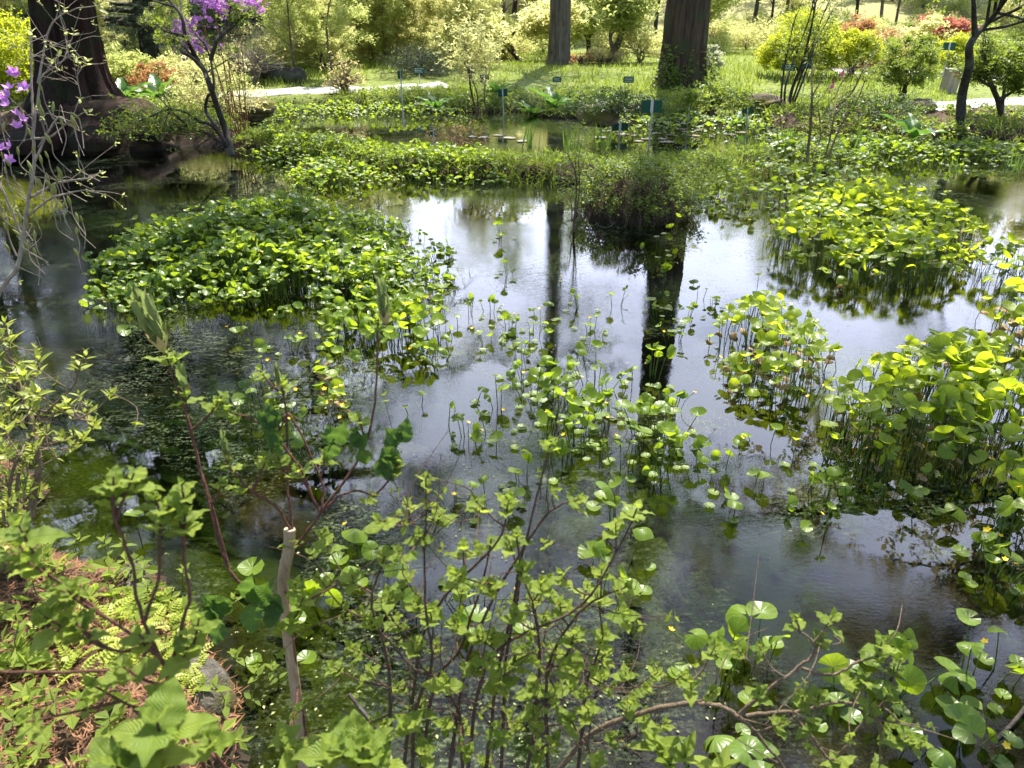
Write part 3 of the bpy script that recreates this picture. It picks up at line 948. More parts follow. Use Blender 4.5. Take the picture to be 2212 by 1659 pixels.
def bush(name, label, cat, px, py, ptop, wpx, leaf, bark, n, size, stems=9, seed=0, hollow=.55, flat=0, group=None, tpl=None, lift=.25, loc=None, open_=0.0, r0=.018):
    """a shrub: stems fanning from the base into a clumpy dome of leaf tufts; px,py base, ptop top, wpx width in photo pixels"""
    r = np.random.default_rng(seed)
    g = ground(px, py) if loc is None else np.array(loc, float)
    top = at_y(px, ptop, g[1])
    h = max(.25, top[2] - g[2])
    rx = wpx / 2 / FPX * g[1] / cp * (1 if True else 1)
    root = thing(name, label, cat, g, 0, group)
    sb, lb = MB(), MB()
    cen = []
    for i in range(stems * 4):
        u = rdir(1, -.15, 1)[0]
        q = np.array([u[0] * rx, u[1] * rx, h * (lift + (1 - lift) * max(0, u[2]) )]) * np.array([1, 1, 1]) * (hollow + (1 - hollow) * r.random() ** .5)
        q[2] = max(q[2], h * lift * .8)
        cen.append(q)
    cen = np.array(cen)
    for i in range(stems):
        q = cen[i * 4:(i + 1) * 4]
        m_ = q.mean(0) * np.array([.45, .45, .55])
        st = np.array([r.normal(0, .05), r.normal(0, .05), -.08])
        P = catmull([st, m_ * .5 + r.normal(0, .03, 3), m_], 4)
        tube(sb, P, np.linspace(r0, r0 * .6, len(P)), 5)
        for e in q:
            P2 = catmull([m_, (m_ + e) / 2 + r.normal(0, .05, 3) * h, e], 3)
            tube(sb, P2, np.linspace(r0 * .55, r0 * .2, len(P2)), 4)
    cs = r.uniform(.6, 1.3, len(cen)) * rx * .33
    per = max(1, n // len(cen))
    pos = np.repeat(cen, per, 0) + rdir(len(cen) * per) * (r.random((len(cen) * per, 1)) ** .5) * np.repeat(cs, per)[:, None] * np.array([1, 1, .75 - flat])
    pos = pos[pos[:, 2] > .03]
    if open_: pos = pos[r.random(len(pos)) > open_]
    T = tpl or TUF
    for i, t_ in enumerate(T):
        q = pos[i::len(T)]
        place(lb, t_, q, rdir(len(q), -.3, .8), norm(rdir(len(q), -.2, 1) + [0, 0, .7]), size * r.uniform(.6, 1.25, len(q)))
    a = sb.build('stems', M[bark], root)
    b_ = lb.build('foliage', M[leaf], root, smooth=False)
    return root, [a, b_]

# shrubs on the lawn and along the wood edge
bush('lime_shrub', 'large rounded lime-yellow shrub beside the path on the right', 'shrub', 1722, 168, 34, 128, 'lime', 'bark_dark', 7000, .06, 12, 41, .7, lift=.3)
bush('lime_shrub', 'small ball-shaped lime shrub with dark bare underside', 'shrub', 1838, 168, 68, 82, 'lime', 'bark_dark', 4600, .05, 10, 42, .8, lift=.5)
bush('airy_shrub', 'airy mid-green shrub on thin stems at the right bank', 'shrub', 1945, 222, 66, 112, 'mid_green', 'bark_dark', 3200, .05, 9, 43, .5, lift=.42)
bush('evergreen_shrub', 'dense dark shrub with yellow young tips behind the numbered post', 'shrub', 2045, 165, 80, 84, 'lime', 'bark_dark', 4200, .055, 10, 44, .7, lift=.35)
bush('spreading_juniper', 'dark spreading juniper bush at the lawn edge', 'shrub', 905, 172, 98, 130, 'juniper', 'bark_dark', 2600, .16, 14, 45, .4, tpl=SPRAY, lift=.2)
bush('willow_shrub', 'upright fresh green willow shrub standing on the far shore', 'shrub', 818, 212, 36, 135, 'spring', 'bark_dark', 5200, .065, 18, 46, .2, lift=.15, open_=.15)
bush('orange_shrub', 'orange-tinged spring shrub behind the ball-shaped lime shrub', 'shrub', 1850, 148, 44, 150, 'spring_orange', 'bark_grey', 3600, .065, 10, 47, .5)
bush('red_maple_shrub', 'vivid coral-red shrub at the wood edge on the right', 'shrub', 2018, 138, 28, 100, 'spring_red', 'bark_dark', 2200, .10, 9, 48, .5, flat=.3, lift=.45)
bush('yellow_shrub', 'pale yellow feathery shrub in front of the coral-red shrub', 'shrub', 1972, 142, 30, 110, 'spring_yellow', 'bark_grey', 1800, .10, 9, 49, .5, flat=.3, lift=.4)
bush('tan_shrub', 'greyish tan twiggy shrub between lime and airy shrubs', 'shrub', 1900, 152, 58, 130, 'spring_tan', 'bark_grey', 2200, .05, 14, 50, .3)
bush('red_azalea', 'low thin salmon-red azalea left of the leaning double trunk', 'shrub', 1255, 138, 112, 60, 'spring_orange', 'bark_dark', 260, .06, 8, 51, .5, open_=.3)
bush('tan_leaved_shrub', 'low tan-leaved shrub under the leaning double trunk', 'shrub', 1300, 142, 104, 76, 'spring_tan', 'bark_dark', 650, .06, 8, 52, .5)
bush('white_shrub', 'small white-blossomed shrub beside the thick brown trunk', 'shrub', 1532, 150, 98, 46, 'spring_white', 'bark_grey', 900, .07, 7, 53, .5)
bush('salmon_shrub', 'salmon-leaved low shrub right of the buttressed tree', 'shrub', 345, 188, 135, 90, 'spring_orange', 'bark_dark', 700, .07, 8, 54, .5)
bush('yellow_thicket', 'yellowish twiggy thicket on the bank behind the purple azalea', 'shrub', 470, 250, 122, 170, 'spring_yellow', 'twig_tan', 2400, .045, 18, 55, .3, open_=.2)
bush('tan_thicket', 'tan dry-stemmed thicket left of the willow shrub', 'shrub', 745, 200, 112, 80, 'spring_tan', 'twig_tan', 360, .045, 26, 56, .2)
bush('pale_twiggy_shrub', 'bare silvery many-twigged shrub behind the purple azalea', 'shrub', 555, 182, 32, 130, 'spring_tan', 'twig_pale', 160, .05, 26, 57, .35, lift=.3)
bush('shade_shrub', 'yellow-green bushy shrub left of the red-barked trunk', 'shrub', 15, 215, 30, 200, 'lime', 'bark_dark', 6500, .075, 12, 58, .4)
bush('shade_shrub', 'sunlit bushy shrub at the edge, far left behind the azalea flowers', 'shrub', -90, 190, 10, 190, 'lime', 'bark_dark', 3600, .10, 12, 59, .4)
bush('overhanging_shrub', 'low sprawling twiggy shrub overhanging the water on the left bank', 'shrub', 355, 291, 232, 250, 'mid_green', 'twig_tan', 1700, .042, 26, 60, .3, lift=.15)
bush('bank_azalea', 'low leafy shrub under the thick trunk, on the far shore', 'shrub', 1535, 236, 188, 140, 'mid_green', 'twig_tan', 1500, .055, 14, 61, .4)
bush('bank_azalea', 'low brownish shrub left of the thick trunk, on the far shore', 'shrub', 1330, 244, 208, 170, 'deep_green', 'twig_tan', 1200, .05, 14, 62, .4)
bush('pale_green_shrub', 'pale yellow-green shrub right behind the big buttressed trunk', 'shrub', 262, 175, 105, 120, 'spring', 'bark_grey', 3600, .055, 12, 64, .4)
bush('pale_shrub', 'pale creamy young-leaved shrub below the low pine boughs', 'shrub', 430, 178, 112, 150, 'spring_yellow', 'twig_pale', 2600, .055, 16, 65, .35, open_=.2)
bush('thicket', 'tangled grey-green thicket below the airy shrub on the right bank', 'shrub', 1880, 262, 205, 190, 'deep_green', 'twig_tan', 1100, .05, 18, 63, .4)
GAP = 'undergrowth shrubs along the wood edge'
r = np.random.default_rng(77)
UG = [('yellow-green undergrowth shrub along the wood edge', 'spring', 'bark_grey', .09), ('pale yellow undergrowth shrub along the wood edge', 'spring_yellow', 'bark_grey', .09),
      ('tan twiggy undergrowth shrub along the wood edge', 'spring_tan', 'twig_tan', .06), ('dark green undergrowth shrub along the wood edge', 'mid_green', 'bark_dark', .08)]
ugp = [bush('undergrowth_shrub', lab, 'shrub', 1000, 150, 80, 110, lf, bk, 2300, sz * .62, 10, 80 + i, .3, group=GAP, loc=(0, 25, 0)) for i, (lab, lf, bk, sz) in enumerate(UG)]
seen = set()
for i in range(112):
    Yd = r.uniform(23, 36) if i < 94 else r.uniform(36, 50)
    px = r.uniform(-150, 2360)
    if px > 1400: Yd += 4
    Xd = (px - W0 / 2) * Yd * cp / FPX
    k = r.choice(4, p=(.36, .30, .22, .12))
    root, ch = ugp[k]
    sc = r.uniform(.6, 1.15)
    if k not in seen:
        seen.add(k); root.location = tuple(on_ground(Xd, Yd)); root.scale = (sc,) * 3; root['label'] = UG[k][0]
    else:
        copy_tree(root, ch, on_ground(Xd, Yd), r.uniform(0, 6.28), sc, UG[k][0])

# single trees one can tell apart in front of the wood
def px_tree(name, label, cat, stems, Yd, bark, leaf, per, spread, size, seed, kids=(6, 4), lenk=.5, ang=.8, up=.03, flat=.4, r0=.08, tpl=None, base_only=False, leafy=True, extra_up=None, start=.4, zmin=None):
    """stems: lists of photo points (first = foot) laid out on the plane at ground distance Yd; branches grow from their upper halves"""
    r = np.random.default_rng(seed)
    g = ground(*stems[0][0]) if Yd is None else None
    Y0 = g[1] if g is not None else Yd
    foot = at_y(*stems[0][0], Y0)
    root = thing(name, label, cat, foot)
    tb, lb, tips = MB(), MB(), []
    for si, S in enumerate(stems):
        dep = [Y0 + .25 * math.sin(q * 1.7 + si * 2.1) * min(1, q * .5) for q in range(len(S))]
        P = catmull([at_y(x, y, d) for (x, y), d in zip(S, dep)], 6) - foot
        if si == 0: P[0][2] -= .1
        if extra_up is not None and si == 0:
            P = np.vstack([P, P[-1] + np.array(extra_up) * .5 + r.normal(0, .05, 3), P[-1] + np.array(extra_up)])
        ln = np.linalg.norm(np.diff(P, axis=0), axis=1).sum()
        ra = r0 * (1 if si == 0 else .6)
        tube(tb, P, np.linspace(ra, ra * .35, len(P)), 9)
        cfg = dict(wob=.12, up=(up, up), kids=(kids[1],), ang=(.7,), len=(.5,), **{'from': (.25,)}, thin=.5)
        for i in range(kids[0]):
            j = int(len(P) * r.uniform(start, .98)); j = min(j, len(P) - 2)
            d = norm(P[j + 1] - P[j]); nd = norm(d * math.cos(ang) + perp(d, r) * math.sin(ang))
            grow(tb, r, P[j], nd, ln * lenk * r.uniform(.6, 1.1), ra * .3, 0, 1, tips, cfg)
        tips.append((P[-1], norm(P[-1] - P[-2])))
    tb.build('trunk', M[bark], root)
    if leafy:
        if zmin is not None: tips = [q for q in tips if q[0][2] > zmin]
        leaf_cloud(lb, r, tips, per, spread, size, flat, tpl)
        lb.build('crown', M[leaf], root, smooth=False)
    return root
px_tree('forked_tree', 'small dark tree with crooked level branches and thin yellow leaf, mid lawn edge', 'tree', [[(1128, 140), (1112, 118), (1098, 88), (1070, 66), (1040, 50)], [(1098, 88), (1120, 62), (1160, 58), (1200, 30)], [(1112, 118), (1080, 100), (1050, 120)]], 25, 'bark_dark', 'spring_yellow', 14, .22, .13, 201, (9, 4), .5)
px_tree('forked_tree', 'slim dark tree with Y-shaped fork between the two big trunks', 'tree', [[(1272, 122), (1271, 90), (1264, 70), (1250, 40), (1240, 5)], [(1271, 84), (1290, 55), (1312, 20)]], 27, 'bark_dark', 'spring', 12, .22, .12, 202, (8, 4), .5, r0=.09)
px_tree('leaning_tree', 'grey leaning trunk with twisted stem, just left of the thick brown trunk', 'tree', [[(1312, 150), (1322, 120), (1340, 80), (1348, 40), (1352, -20)], [(1325, 152), (1328, 118), (1318, 80), (1330, 40), (1345, 0)]], 24, 'bark_grey', 'spring', 12, .25, .12, 203, (8, 4), .4, r0=.13)
px_tree('dark_tree', 'straight dark thin trunk behind the willow shrub', 'tree', [[(782, 140), (776, 90), (774, 40), (772, -30)]], 25, 'bark_dark', 'spring_yellow', 10, .25, .13, 204, (9, 4), .5, r0=.12)
px_tree('pale_tree', 'pale leaning trunk behind the right side of the thick trunk', 'tree', [[(1490, 130), (1515, 70), (1540, 30), (1575, -10)]], 30, 'twig_pale', 'spring', 10, .3, .14, 205, (8, 4), .5, r0=.14)
# right bank: dark leaning tree and its neighbours
px_tree('leaning_tree', 'dark crooked lichen-spotted tree leaning right on the shaded right bank', 'tree', [[(2075, 278), (2078, 208), (2093, 145), (2094, 101), (2108, 77), (2142, 40), (2172, 0)], [(2106, 78), (2104, 40), (2102, -10), (2095, -60)]], None, 'bark_lichen', 'mid_green', 5, .2, .07, 206, (9, 4), .38, r0=.075, extra_up=(.9, .3, 2.2), start=.66, zmin=1.75)
px_tree('crooked_shrub', 'dark many-branched small tree at the right bank edge, sparsely leafed', 'tree', [[(2166, 262), (2156, 218), (2140, 180), (2128, 140), (2118, 110)], [(2158, 215), (2190, 195), (2205, 160)], [(2150, 190), (2120, 175), (2100, 150)], [(2164, 240), (2172, 170), (2178, 120)]], None, 'bark_dark', 'mid_green', 6, .10, .05, 207, (9, 4), .3, r0=.05, start=.5)
px_tree('leaning_shrub', 'clump of dark bare stems leaning right, behind the mossy rock', 'shrub', [[(1702, 235), (1712, 190), (1735, 130), (1752, 60), (1765, -10)], [(1706, 235), (1725, 180), (1752, 110), (1775, 40), (1795, -5)], [(1694, 235), (1698, 180), (1722, 110), (1748, 40), (1762, -20)], [(1686, 225), (1692, 160), (1705, 90), (1720, 30)], [(1710, 235), (1736, 170), (1762, 95), (1800, 20)]], None, 'bark_dark', 'mid_green', 2, .15, .05, 208, (6, 3), .3, r0=.035, ang=.4)
px_tree('pale_sapling', 'pale bare sapling with many stems on a tussock in the water', 'shrub', [[(1740, 372), (1746, 320), (1752, 260), (1754, 200), (1752, 160)], [(1772, 368), (1790, 310), (1802, 250), (1812, 190), (1850, 140)], [(1758, 368), (1756, 330), (1772, 300), (1768, 240)], [(1778, 372), (1812, 280), (1850, 220), (1870, 170)], [(1802, 235), (1840, 200), (1865, 150), (1880, 130)]], None, 'twig_tan', 'mid_green', 1, .06, .035, 209, (6, 3), .4, r0=.022, ang=.6)
px_tree('bank_sapling', 'slim bare dark stems at the waterline beside the dark sign', 'shrub', [[(1030, 245), (1022, 215), (1015, 180), (1014, 150), (1000, 90)], [(1034, 245), (1030, 200), (1018, 160), (1030, 110)], [(1052, 246), (1046, 200), (1050, 150), (1036, 90)]], None, 'twig_brown', 'spring_yellow', 3, .1, .05, 210, (7, 4), .4, r0=.02, ang=.5)
px_tree('bare_sapling', 'thin two-stemmed sapling at the left foot of the hummock', 'shrub', [[(1240, 478), (1245, 420), (1243, 375), (1225, 330)], [(1243, 476), (1252, 400), (1250, 340), (1262, 300)], [(1236, 478), (1232, 430), (1214, 400)]], None, 'twig_brown', 'mid_green', 1, .06, .03, 211, (5, 2), .3, r0=.010, ang=.6)
# trees just outside the frame whose limbs are mirrored in the pond
def limb_tree(label, foot_, limbs, bark, leaf, per, size, seed, r0):
    r = np.random.default_rng(seed)
    g = on_ground(*foot_)
    root = thing('overhanging_tree', label, 'tree', g)
    tb, lb, tips = MB(), MB(), []
    cfg = dict(wob=.16, up=(.04, .0), kids=(5, 4), ang=(.8, .8), len=(.5, .5), **{'from': (.2, .3)}, thin=.5)
    for i, S in enumerate(limbs):
        P = catmull([np.array(q) for q in S], 7)
        if i == 0: P = catmull([g - [0, 0, .15]] + [np.array(q) for q in S], 7)
        P = P + np.cumsum(r.normal(0, .018, P.shape), 0) * np.linspace(0, 1, len(P))[:, None] - g
        ra = r0 * (1 if i == 0 else .55)
        tube(tb, P, np.linspace(ra, ra * .22, len(P)), 8)
        for k in range(15):
            j = int(len(P) * r.uniform(.32 if i == 0 else .1, .98)); j = min(j, len(P) - 2)
            d = norm(P[j + 1] - P[j])
            grow(tb, r, P[j], norm(d * .6 + perp(d, r) * .8), r.uniform(.5, 1.3), .022, 0, 2, tips, cfg)
    leaf_cloud(lb, r, tips, per, .07, size, .2)
    tb.build('trunk', M[bark], root); lb.build('crown', M[leaf], root, smooth=False)
limb_tree('budding tree beyond the left edge, its crooked limbs mirrored in the pond', (-7.2, 6.4), [
    [(-5.9, 6.6, 2.4), (-4.0, 7.2, 2.95), (-2.0, 7.8, 3.15), (0.0, 8.6, 3.4), (1.2, 9.2, 3.5)], [(-4.0, 7.2, 2.95), (-2.7, 6.2, 3.6), (-1.2, 5.6, 3.9), (.2, 5.2, 4.0)], [(-3.0, 7.4, 3.0), (-2.0, 8.6, 4.2), (-1.0, 9.4, 4.8)]], 'bark_dark', 'mid_green', 1, .07, 72, .11)
limb_tree('budding tree beyond the right edge, its crooked limbs mirrored in the pond', (8.4, 6.8), [
    [(7.0, 7.0, 2.5), (5.6, 7.2, 3.0), (4.0, 7.4, 3.4), (2.6, 7.6, 3.7), (1.6, 8.0, 3.7)], [(5.6, 7.2, 3.0), (4.6, 5.8, 3.5), (3.2, 5.0, 4.0), (2.2, 4.6, 4.1)], [(6.4, 7.0, 2.75), (5.8, 8.6, 3.4), (4.6, 9.6, 3.8)], [(6.0, 7.1, 2.9), (4.8, 4.6, 3.0), (3.6, 3.6, 3.4), (2.8, 3.2, 3.6)]], 'bark_dark', 'spring_tan', 2, .075, 71, .12)
# purple azalea leaning over the water
AZ = px_tree('purple_azalea', 'dark-stemmed azalea with purple blossom leaning over the water', 'shrub', [
    [(497, 318), (485, 275), (468, 228), (452, 180), (440, 150), (420, 118), (400, 75), (390, 30), (352, -12)], [(492, 316), (470, 285), (452, 268), (430, 262), (400, 242), (360, 238), (300, 262)],
    [(490, 312), (462, 268), (445, 240), (448, 210), (462, 190), (455, 130), (440, 90)], [(488, 316), (450, 290), (420, 278), (380, 250), (340, 205)], [(440, 150), (415, 125), (385, 105), (365, 55)],
    [(455, 130), (470, 85), (490, 45), (500, 10)], [(470, 85), (510, 50), (540, 20)]], None, 'bark_dark', 'mid_green', 1, .06, .05, 212, (6, 3), .22, r0=.045, ang=.6)
azp = at_z(497, 318, .1)
rest = []
pm_ = MB(); place(pm_, PURPLE, [[0, 0, 0]], np.array([[0, 1, 0]]), np.array([[0, 0, 1]]), 1.0)
purple_mesh = pm_.mesh('flower', M['purple_petal'])
def purple_flower(parent, p, s, r):
    o = bpy.data.objects.new('flower', purple_mesh)
    COL.objects.link(o); o.parent = parent
    o.location = tuple(float(v) for v in p); o.scale = (s, s, s)
    o.rotation_euler = (r.uniform(.2, 1.3), r.uniform(-.6, .6), r.uniform(-1, 1))
r = np.random.default_rng(90)
for (x, y, k) in ((470, 10, 60), (495, 22, 60), (530, 14, 60), (555, 12, 50), (510, 6, 50), (450, 4, 40), (415, 52, 30), (400, 65, 26), (412, 96, 40), (430, 104, 36), (400, 108, 22), (420, 80, 18), (390, 60, 14), (452, 45, 20)):
    c = at_y(x, y, azp[1] + r.uniform(-.2, .2)) - np.array(AZ.location)
    k = int(k * 1.3)
    pos = c + r.standard_normal((k, 3)) * np.array([.10, .085, .045])
    for p_ in pos[:7]: purple_flower(AZ, p_, r.uniform(.06, .085), r)
    rest.append(pos[7:7 + int(.55 * k)])
fb = MB(); pos = np.concatenate(rest); k = len(pos)
place(fb, PURPLE, pos, rdir(k), norm(rdir(k, -.2, 1) + [0, -.3, .4]), r.uniform(.05, .075, k))
fb.build('blossom', M['purple_petal'], AZ)['kind'] = 'stuff'
# rusty upright canes by the azalea
mb = MB(); r = np.random.default_rng(91)
o = thing('cane_clump', 'upright rust-coloured canes rising beside the azalea stem', 'shrub', at_z(515, 300, .12))
for i in range(11):
    a = np.array([r.normal(0, .12), r.normal(0, .12), -.1]); tp_ = a + np.array([r.normal(-.1, .16), r.normal(0, .1), r.uniform(1.0, 1.9)])
    tube(mb, catmull([a, (a + tp_) / 2 + r.normal(0, .03, 3), tp_], 4), np.linspace(.009, .004, 9), 4)
mb.build('canes', M['twig_rust'], o)
# ------------------------------------------------------------------ grass, litter, ground cover
r = np.random.default_rng(12)
mb = MB()
n = 62000
Yd = 14.2 + 18 * r.random(n) ** 1.7; Xd = r.uniform(-.72, .72, n) * Yd
d = sdf(Xd, Yd)
k = (d > .1) & off_path(Xd, Yd, -.08) & (vnoise(Xd, Yd, .6, 2) > -.45 + .5 * r.random(n) * 0) & ~((Xd < -4.2) & (Yd < 18))
Xd, Yd = Xd[k], Yd[k]
q = np.stack([Xd, Yd, zf(Xd, Yd) - .01], -1)
nn = len(q); hgt = .07 + .10 * r.random(nn) * (1 + .8 * vnoise(Xd, Yd, .8, 6))
a = r.uniform(0, 6.28, nn)
sd = np.stack([np.cos(a), np.sin(a), 0 * a], -1) * (.008 + .010 * r.random((nn, 1)))
tipv = q + np.stack([r.normal(0, .05, nn), r.normal(0, .05, nn), hgt], -1)
mb.add(np.stack([q - sd, q + sd, tipv], 1).reshape(-1, 3), np.arange(nn * 3).reshape(-1, 3))
tag(mb.build('grass', M['grass'], smooth=False), 'sunlit short grass of the lawn across the pond', 'grass', kind='stuff')

def scatter_cover(name, label, cat, n, xr, yr, cond, tpls, material, size, zoff=.0, flat=.6, seed=0):
    r = np.random.default_rng(seed)
    x, y = r.uniform(*xr, n), r.uniform(*yr, n)
    k = cond(x, y, r)
    x, y = x[k], y[k]
    q = np.stack([x, y, zf(x, y) + zoff + r.random(len(x)) * zoff], -1)
    mb = MB()
    for i, T in enumerate(tpls):
        p_ = q[i::len(tpls)]
        place(mb, T, p_, rdir(len(p_), -.2, .4 if flat else .9), norm(rdir(len(p_), 0, 1) + [0, 0, flat * 2]), size * r.uniform(.6, 1.3, len(p_)))
    return tag(mb.build(name, material, smooth=False), label, cat, kind='stuff')
# far and right bank vegetation
scatter_cover('bank_foliage', 'low green leaves covering the far and right banks', 'ground cover', 26000, (-8, 11), (9, 17.5), lambda x, y, r: (sdf(x, y) > -.05) & (sdf(x, y) < 2.2) & off_path(x, y) & (vnoise(x, y, 1.4, 5) > -.3), TUF, M['mid_green'], .075, .05, .4, 13)
scatter_cover('leaf_litter', 'brown dead leaves lying on the shaded banks', 'leaf litter', 14000, (-9, 11), (9, 17), lambda x, y, r: (sdf(x, y) > .02) & (sdf(x, y) < 3) & off_path(x, y), [DIA], M['leaf_litter'], .07, .01, 2.0, 14)
scatter_cover('mound_litter', 'dark rusty litter over the roots of the buttressed tree', 'leaf litter', 9000, (-10.5, -4.5), (10.5, 15.5), lambda x, y, r: (np.hypot((x - T1[0] - .3) / 2.4, (y - T1[1]) / 2.0) < 1) & (sdf(x, y) > 0), [DIA], M['leaf_litter'], .09, .015, 1.2, 18)
scatter_cover('mound_foliage', 'scattered small green plants on the mound of the buttressed tree', 'ground cover', 900, (-10.5, -4.5), (10.5, 15.5), lambda x, y, r: (np.hypot((x - T1[0] - .3) / 2.4, (y - T1[1]) / 2.0) < 1.1) & (sdf(x, y) > 0) & (vnoise(x, y, 1.5, 2) > 0), TUF, M['mid_green'], .10, .05, .4, 19)
# near bank: rusty needle litter, bright moss-like cover
near_ok = lambda x, y, r: (sdf(x, y) > .0)
scatter_cover('needle_litter', 'rust-coloured fallen needles covering the near bank', 'leaf litter', 70000, (-2.6, 0.4), (.2, 3.2), near_ok, [(np.array([[-.04, 0, 0], [.04, 0, 0], [.03, 1, .10], [-.03, 1, .10]]), np.array([[0, 1, 2, 3]]), np.zeros((4, 2))), (np.array([[-.09, 0, 0], [.09, 0, 0], [.02, 1, .14], [-.02, 1, .14]]), np.array([[0, 1, 2, 3]]), np.zeros((4, 2)))], M['litter'], .030, .006, 1.2, 15)
fern = []
V_, F_, U_ = [], [], []
for i in range(9):                             # a feathery frond of small leaflets
    for sgn in (-1, 1):
        dv, df_, du = diamond(.34, .1)
        ln = .30 * (1 - abs(i / 9 - .3))
        c_, s_2 = math.cos(sgn * 1.15), math.sin(sgn * 1.15)
        w_ = dv * ln @ np.array([[c_, -s_2, 0], [s_2, c_, 0], [0, 0, 1]])
        V_.append(w_ + [0, i / 9, .25 * math.sin(i / 9 * 2.4)]); F_.append(df_ + 4 * (i * 2 + (sgn > 0))); U_.append(du)
FROND = (np.concatenate(V_), np.concatenate(F_), np.concatenate(U_))
scatter_cover('moss_cover', 'bright yellow-green feathery ground cover on the near bank', 'ground cover', 7000, (-2.4, 0.2), (.3, 3.0), lambda x, y, r: (sdf(x, y) > .03) & (vnoise(x, y, 2.6, 3) + .5 * vnoise(x, y, 7, 4) > -.05), [FROND], M['moss_leaf'], .065, .012, .8, 16)
scatter_cover('low_leaves', 'small green seedling leaves along the near bank edge', 'ground cover', 2400, (-2.4, 0.9), (.3, 3.0), lambda x, y, r: (sdf(x, y) > -.03) & (sdf(x, y) < .8) & (vnoise(x, y, 3, 8) > -.35), [tuft(4, .3, 5, .3), tuft(5, .22, 6, .5)], M['hydr'], .05, .03, .6, 17)

# rocks
def rock(name, label, px, py, rx, ry, rz, seed, material, zoff=0.0):
    g = ground(px, py)
    n1, n2 = 22, 32
    ph = np.linspace(0.02, np.pi - .02, n1); th = np.linspace(0, 2 * np.pi, n2)
    PH, TH = np.meshgrid(ph, th, indexing='ij')
    d = np.stack([np.sin(PH) * np.cos(TH), np.sin(PH) * np.sin(TH), np.cos(PH)], -1)
    R = 1 + .22 * vnoise(d[..., 0] * 1.5 + d[..., 2], d[..., 1] * 1.5 - d[..., 2], 1.3, seed) + .09 * vnoise(d[..., 0] + d[..., 2] * 2, d[..., 1], 4, seed + 3) + .03 * vnoise(d[..., 0] * 2, d[..., 1] + d[..., 2] * 2, 9, seed + 5)
    R[:, -1] = R[:, 0]
    d2 = np.sign(d) * np.abs(d) ** .8
    mb = MB(); mb.add((d2 * R[..., None] * np.array([rx, ry, rz])).reshape(-1, 3), grid_faces(n1, n2))
    o = mb.build(name, M[material]); o.location = (g[0], g[1], g[2] + zoff); o.rotation_euler = (0, 0, seed)
    return tag(o, label, 'rock')
rock('rock', 'grey lichen-covered rock at the near water edge under the leaves', 425, 1478, .085, .12, .085, 1, 'rock', -.045)
rock('rock', 'flat tan rock half buried in rusty needles by the water', 275, 1262, .11, .09, .05, 2, 'rock', -.03)
rock('rock', 'mossy brown boulder below the leaning stems on the far shore', 1650, 232, .42, .35, .24, 3, 'rock_moss')
rock('rock', 'dark low boulder beside the airy shrub on the right bank', 1985, 236, .30, .25, .17, 4, 'rock_moss')
rock('rock', 'smooth tan mossy boulder at the far shore left of the thick trunk', 1292, 250, .34, .26, .16, 5, 'rock_tan')
rock('rock', 'dark boulder at the foot of the buttressed tree by the water', 118, 283, .35, .3, .22, 6, 'rock_moss')
rock('rock', 'dark wet rock under the bank behind the canes', 540, 236, .45, .3, .20, 7, 'rock_moss')
# dark fallen log beyond the path
g = ground(575, 178); mb = MB(); o = thing('fallen_log', 'dark fallen log lying behind the path on the left', 'log', g)
P = catmull([np.array([-.75, .2, .42]), np.array([-.2, .1, .28]), np.array([.4, 0, .16]), np.array([.9, -.1, .10])], 6)
tube(mb, P, .20 * (1 + .12 * np.sin(np.arange(len(P)) * 1.3)), 12, True); mb.build('trunk', M['bark_dark'], o)
mb = MB(); tube(mb, catmull([P[0] + [0, 0, -.1], P[0] + [-.25, .1, .15], P[0] + [-.35, .1, .3]], 4), np.linspace(.10, .03, 9), 8, True); mb.build('broken_branch', M['bark_dark'], o)

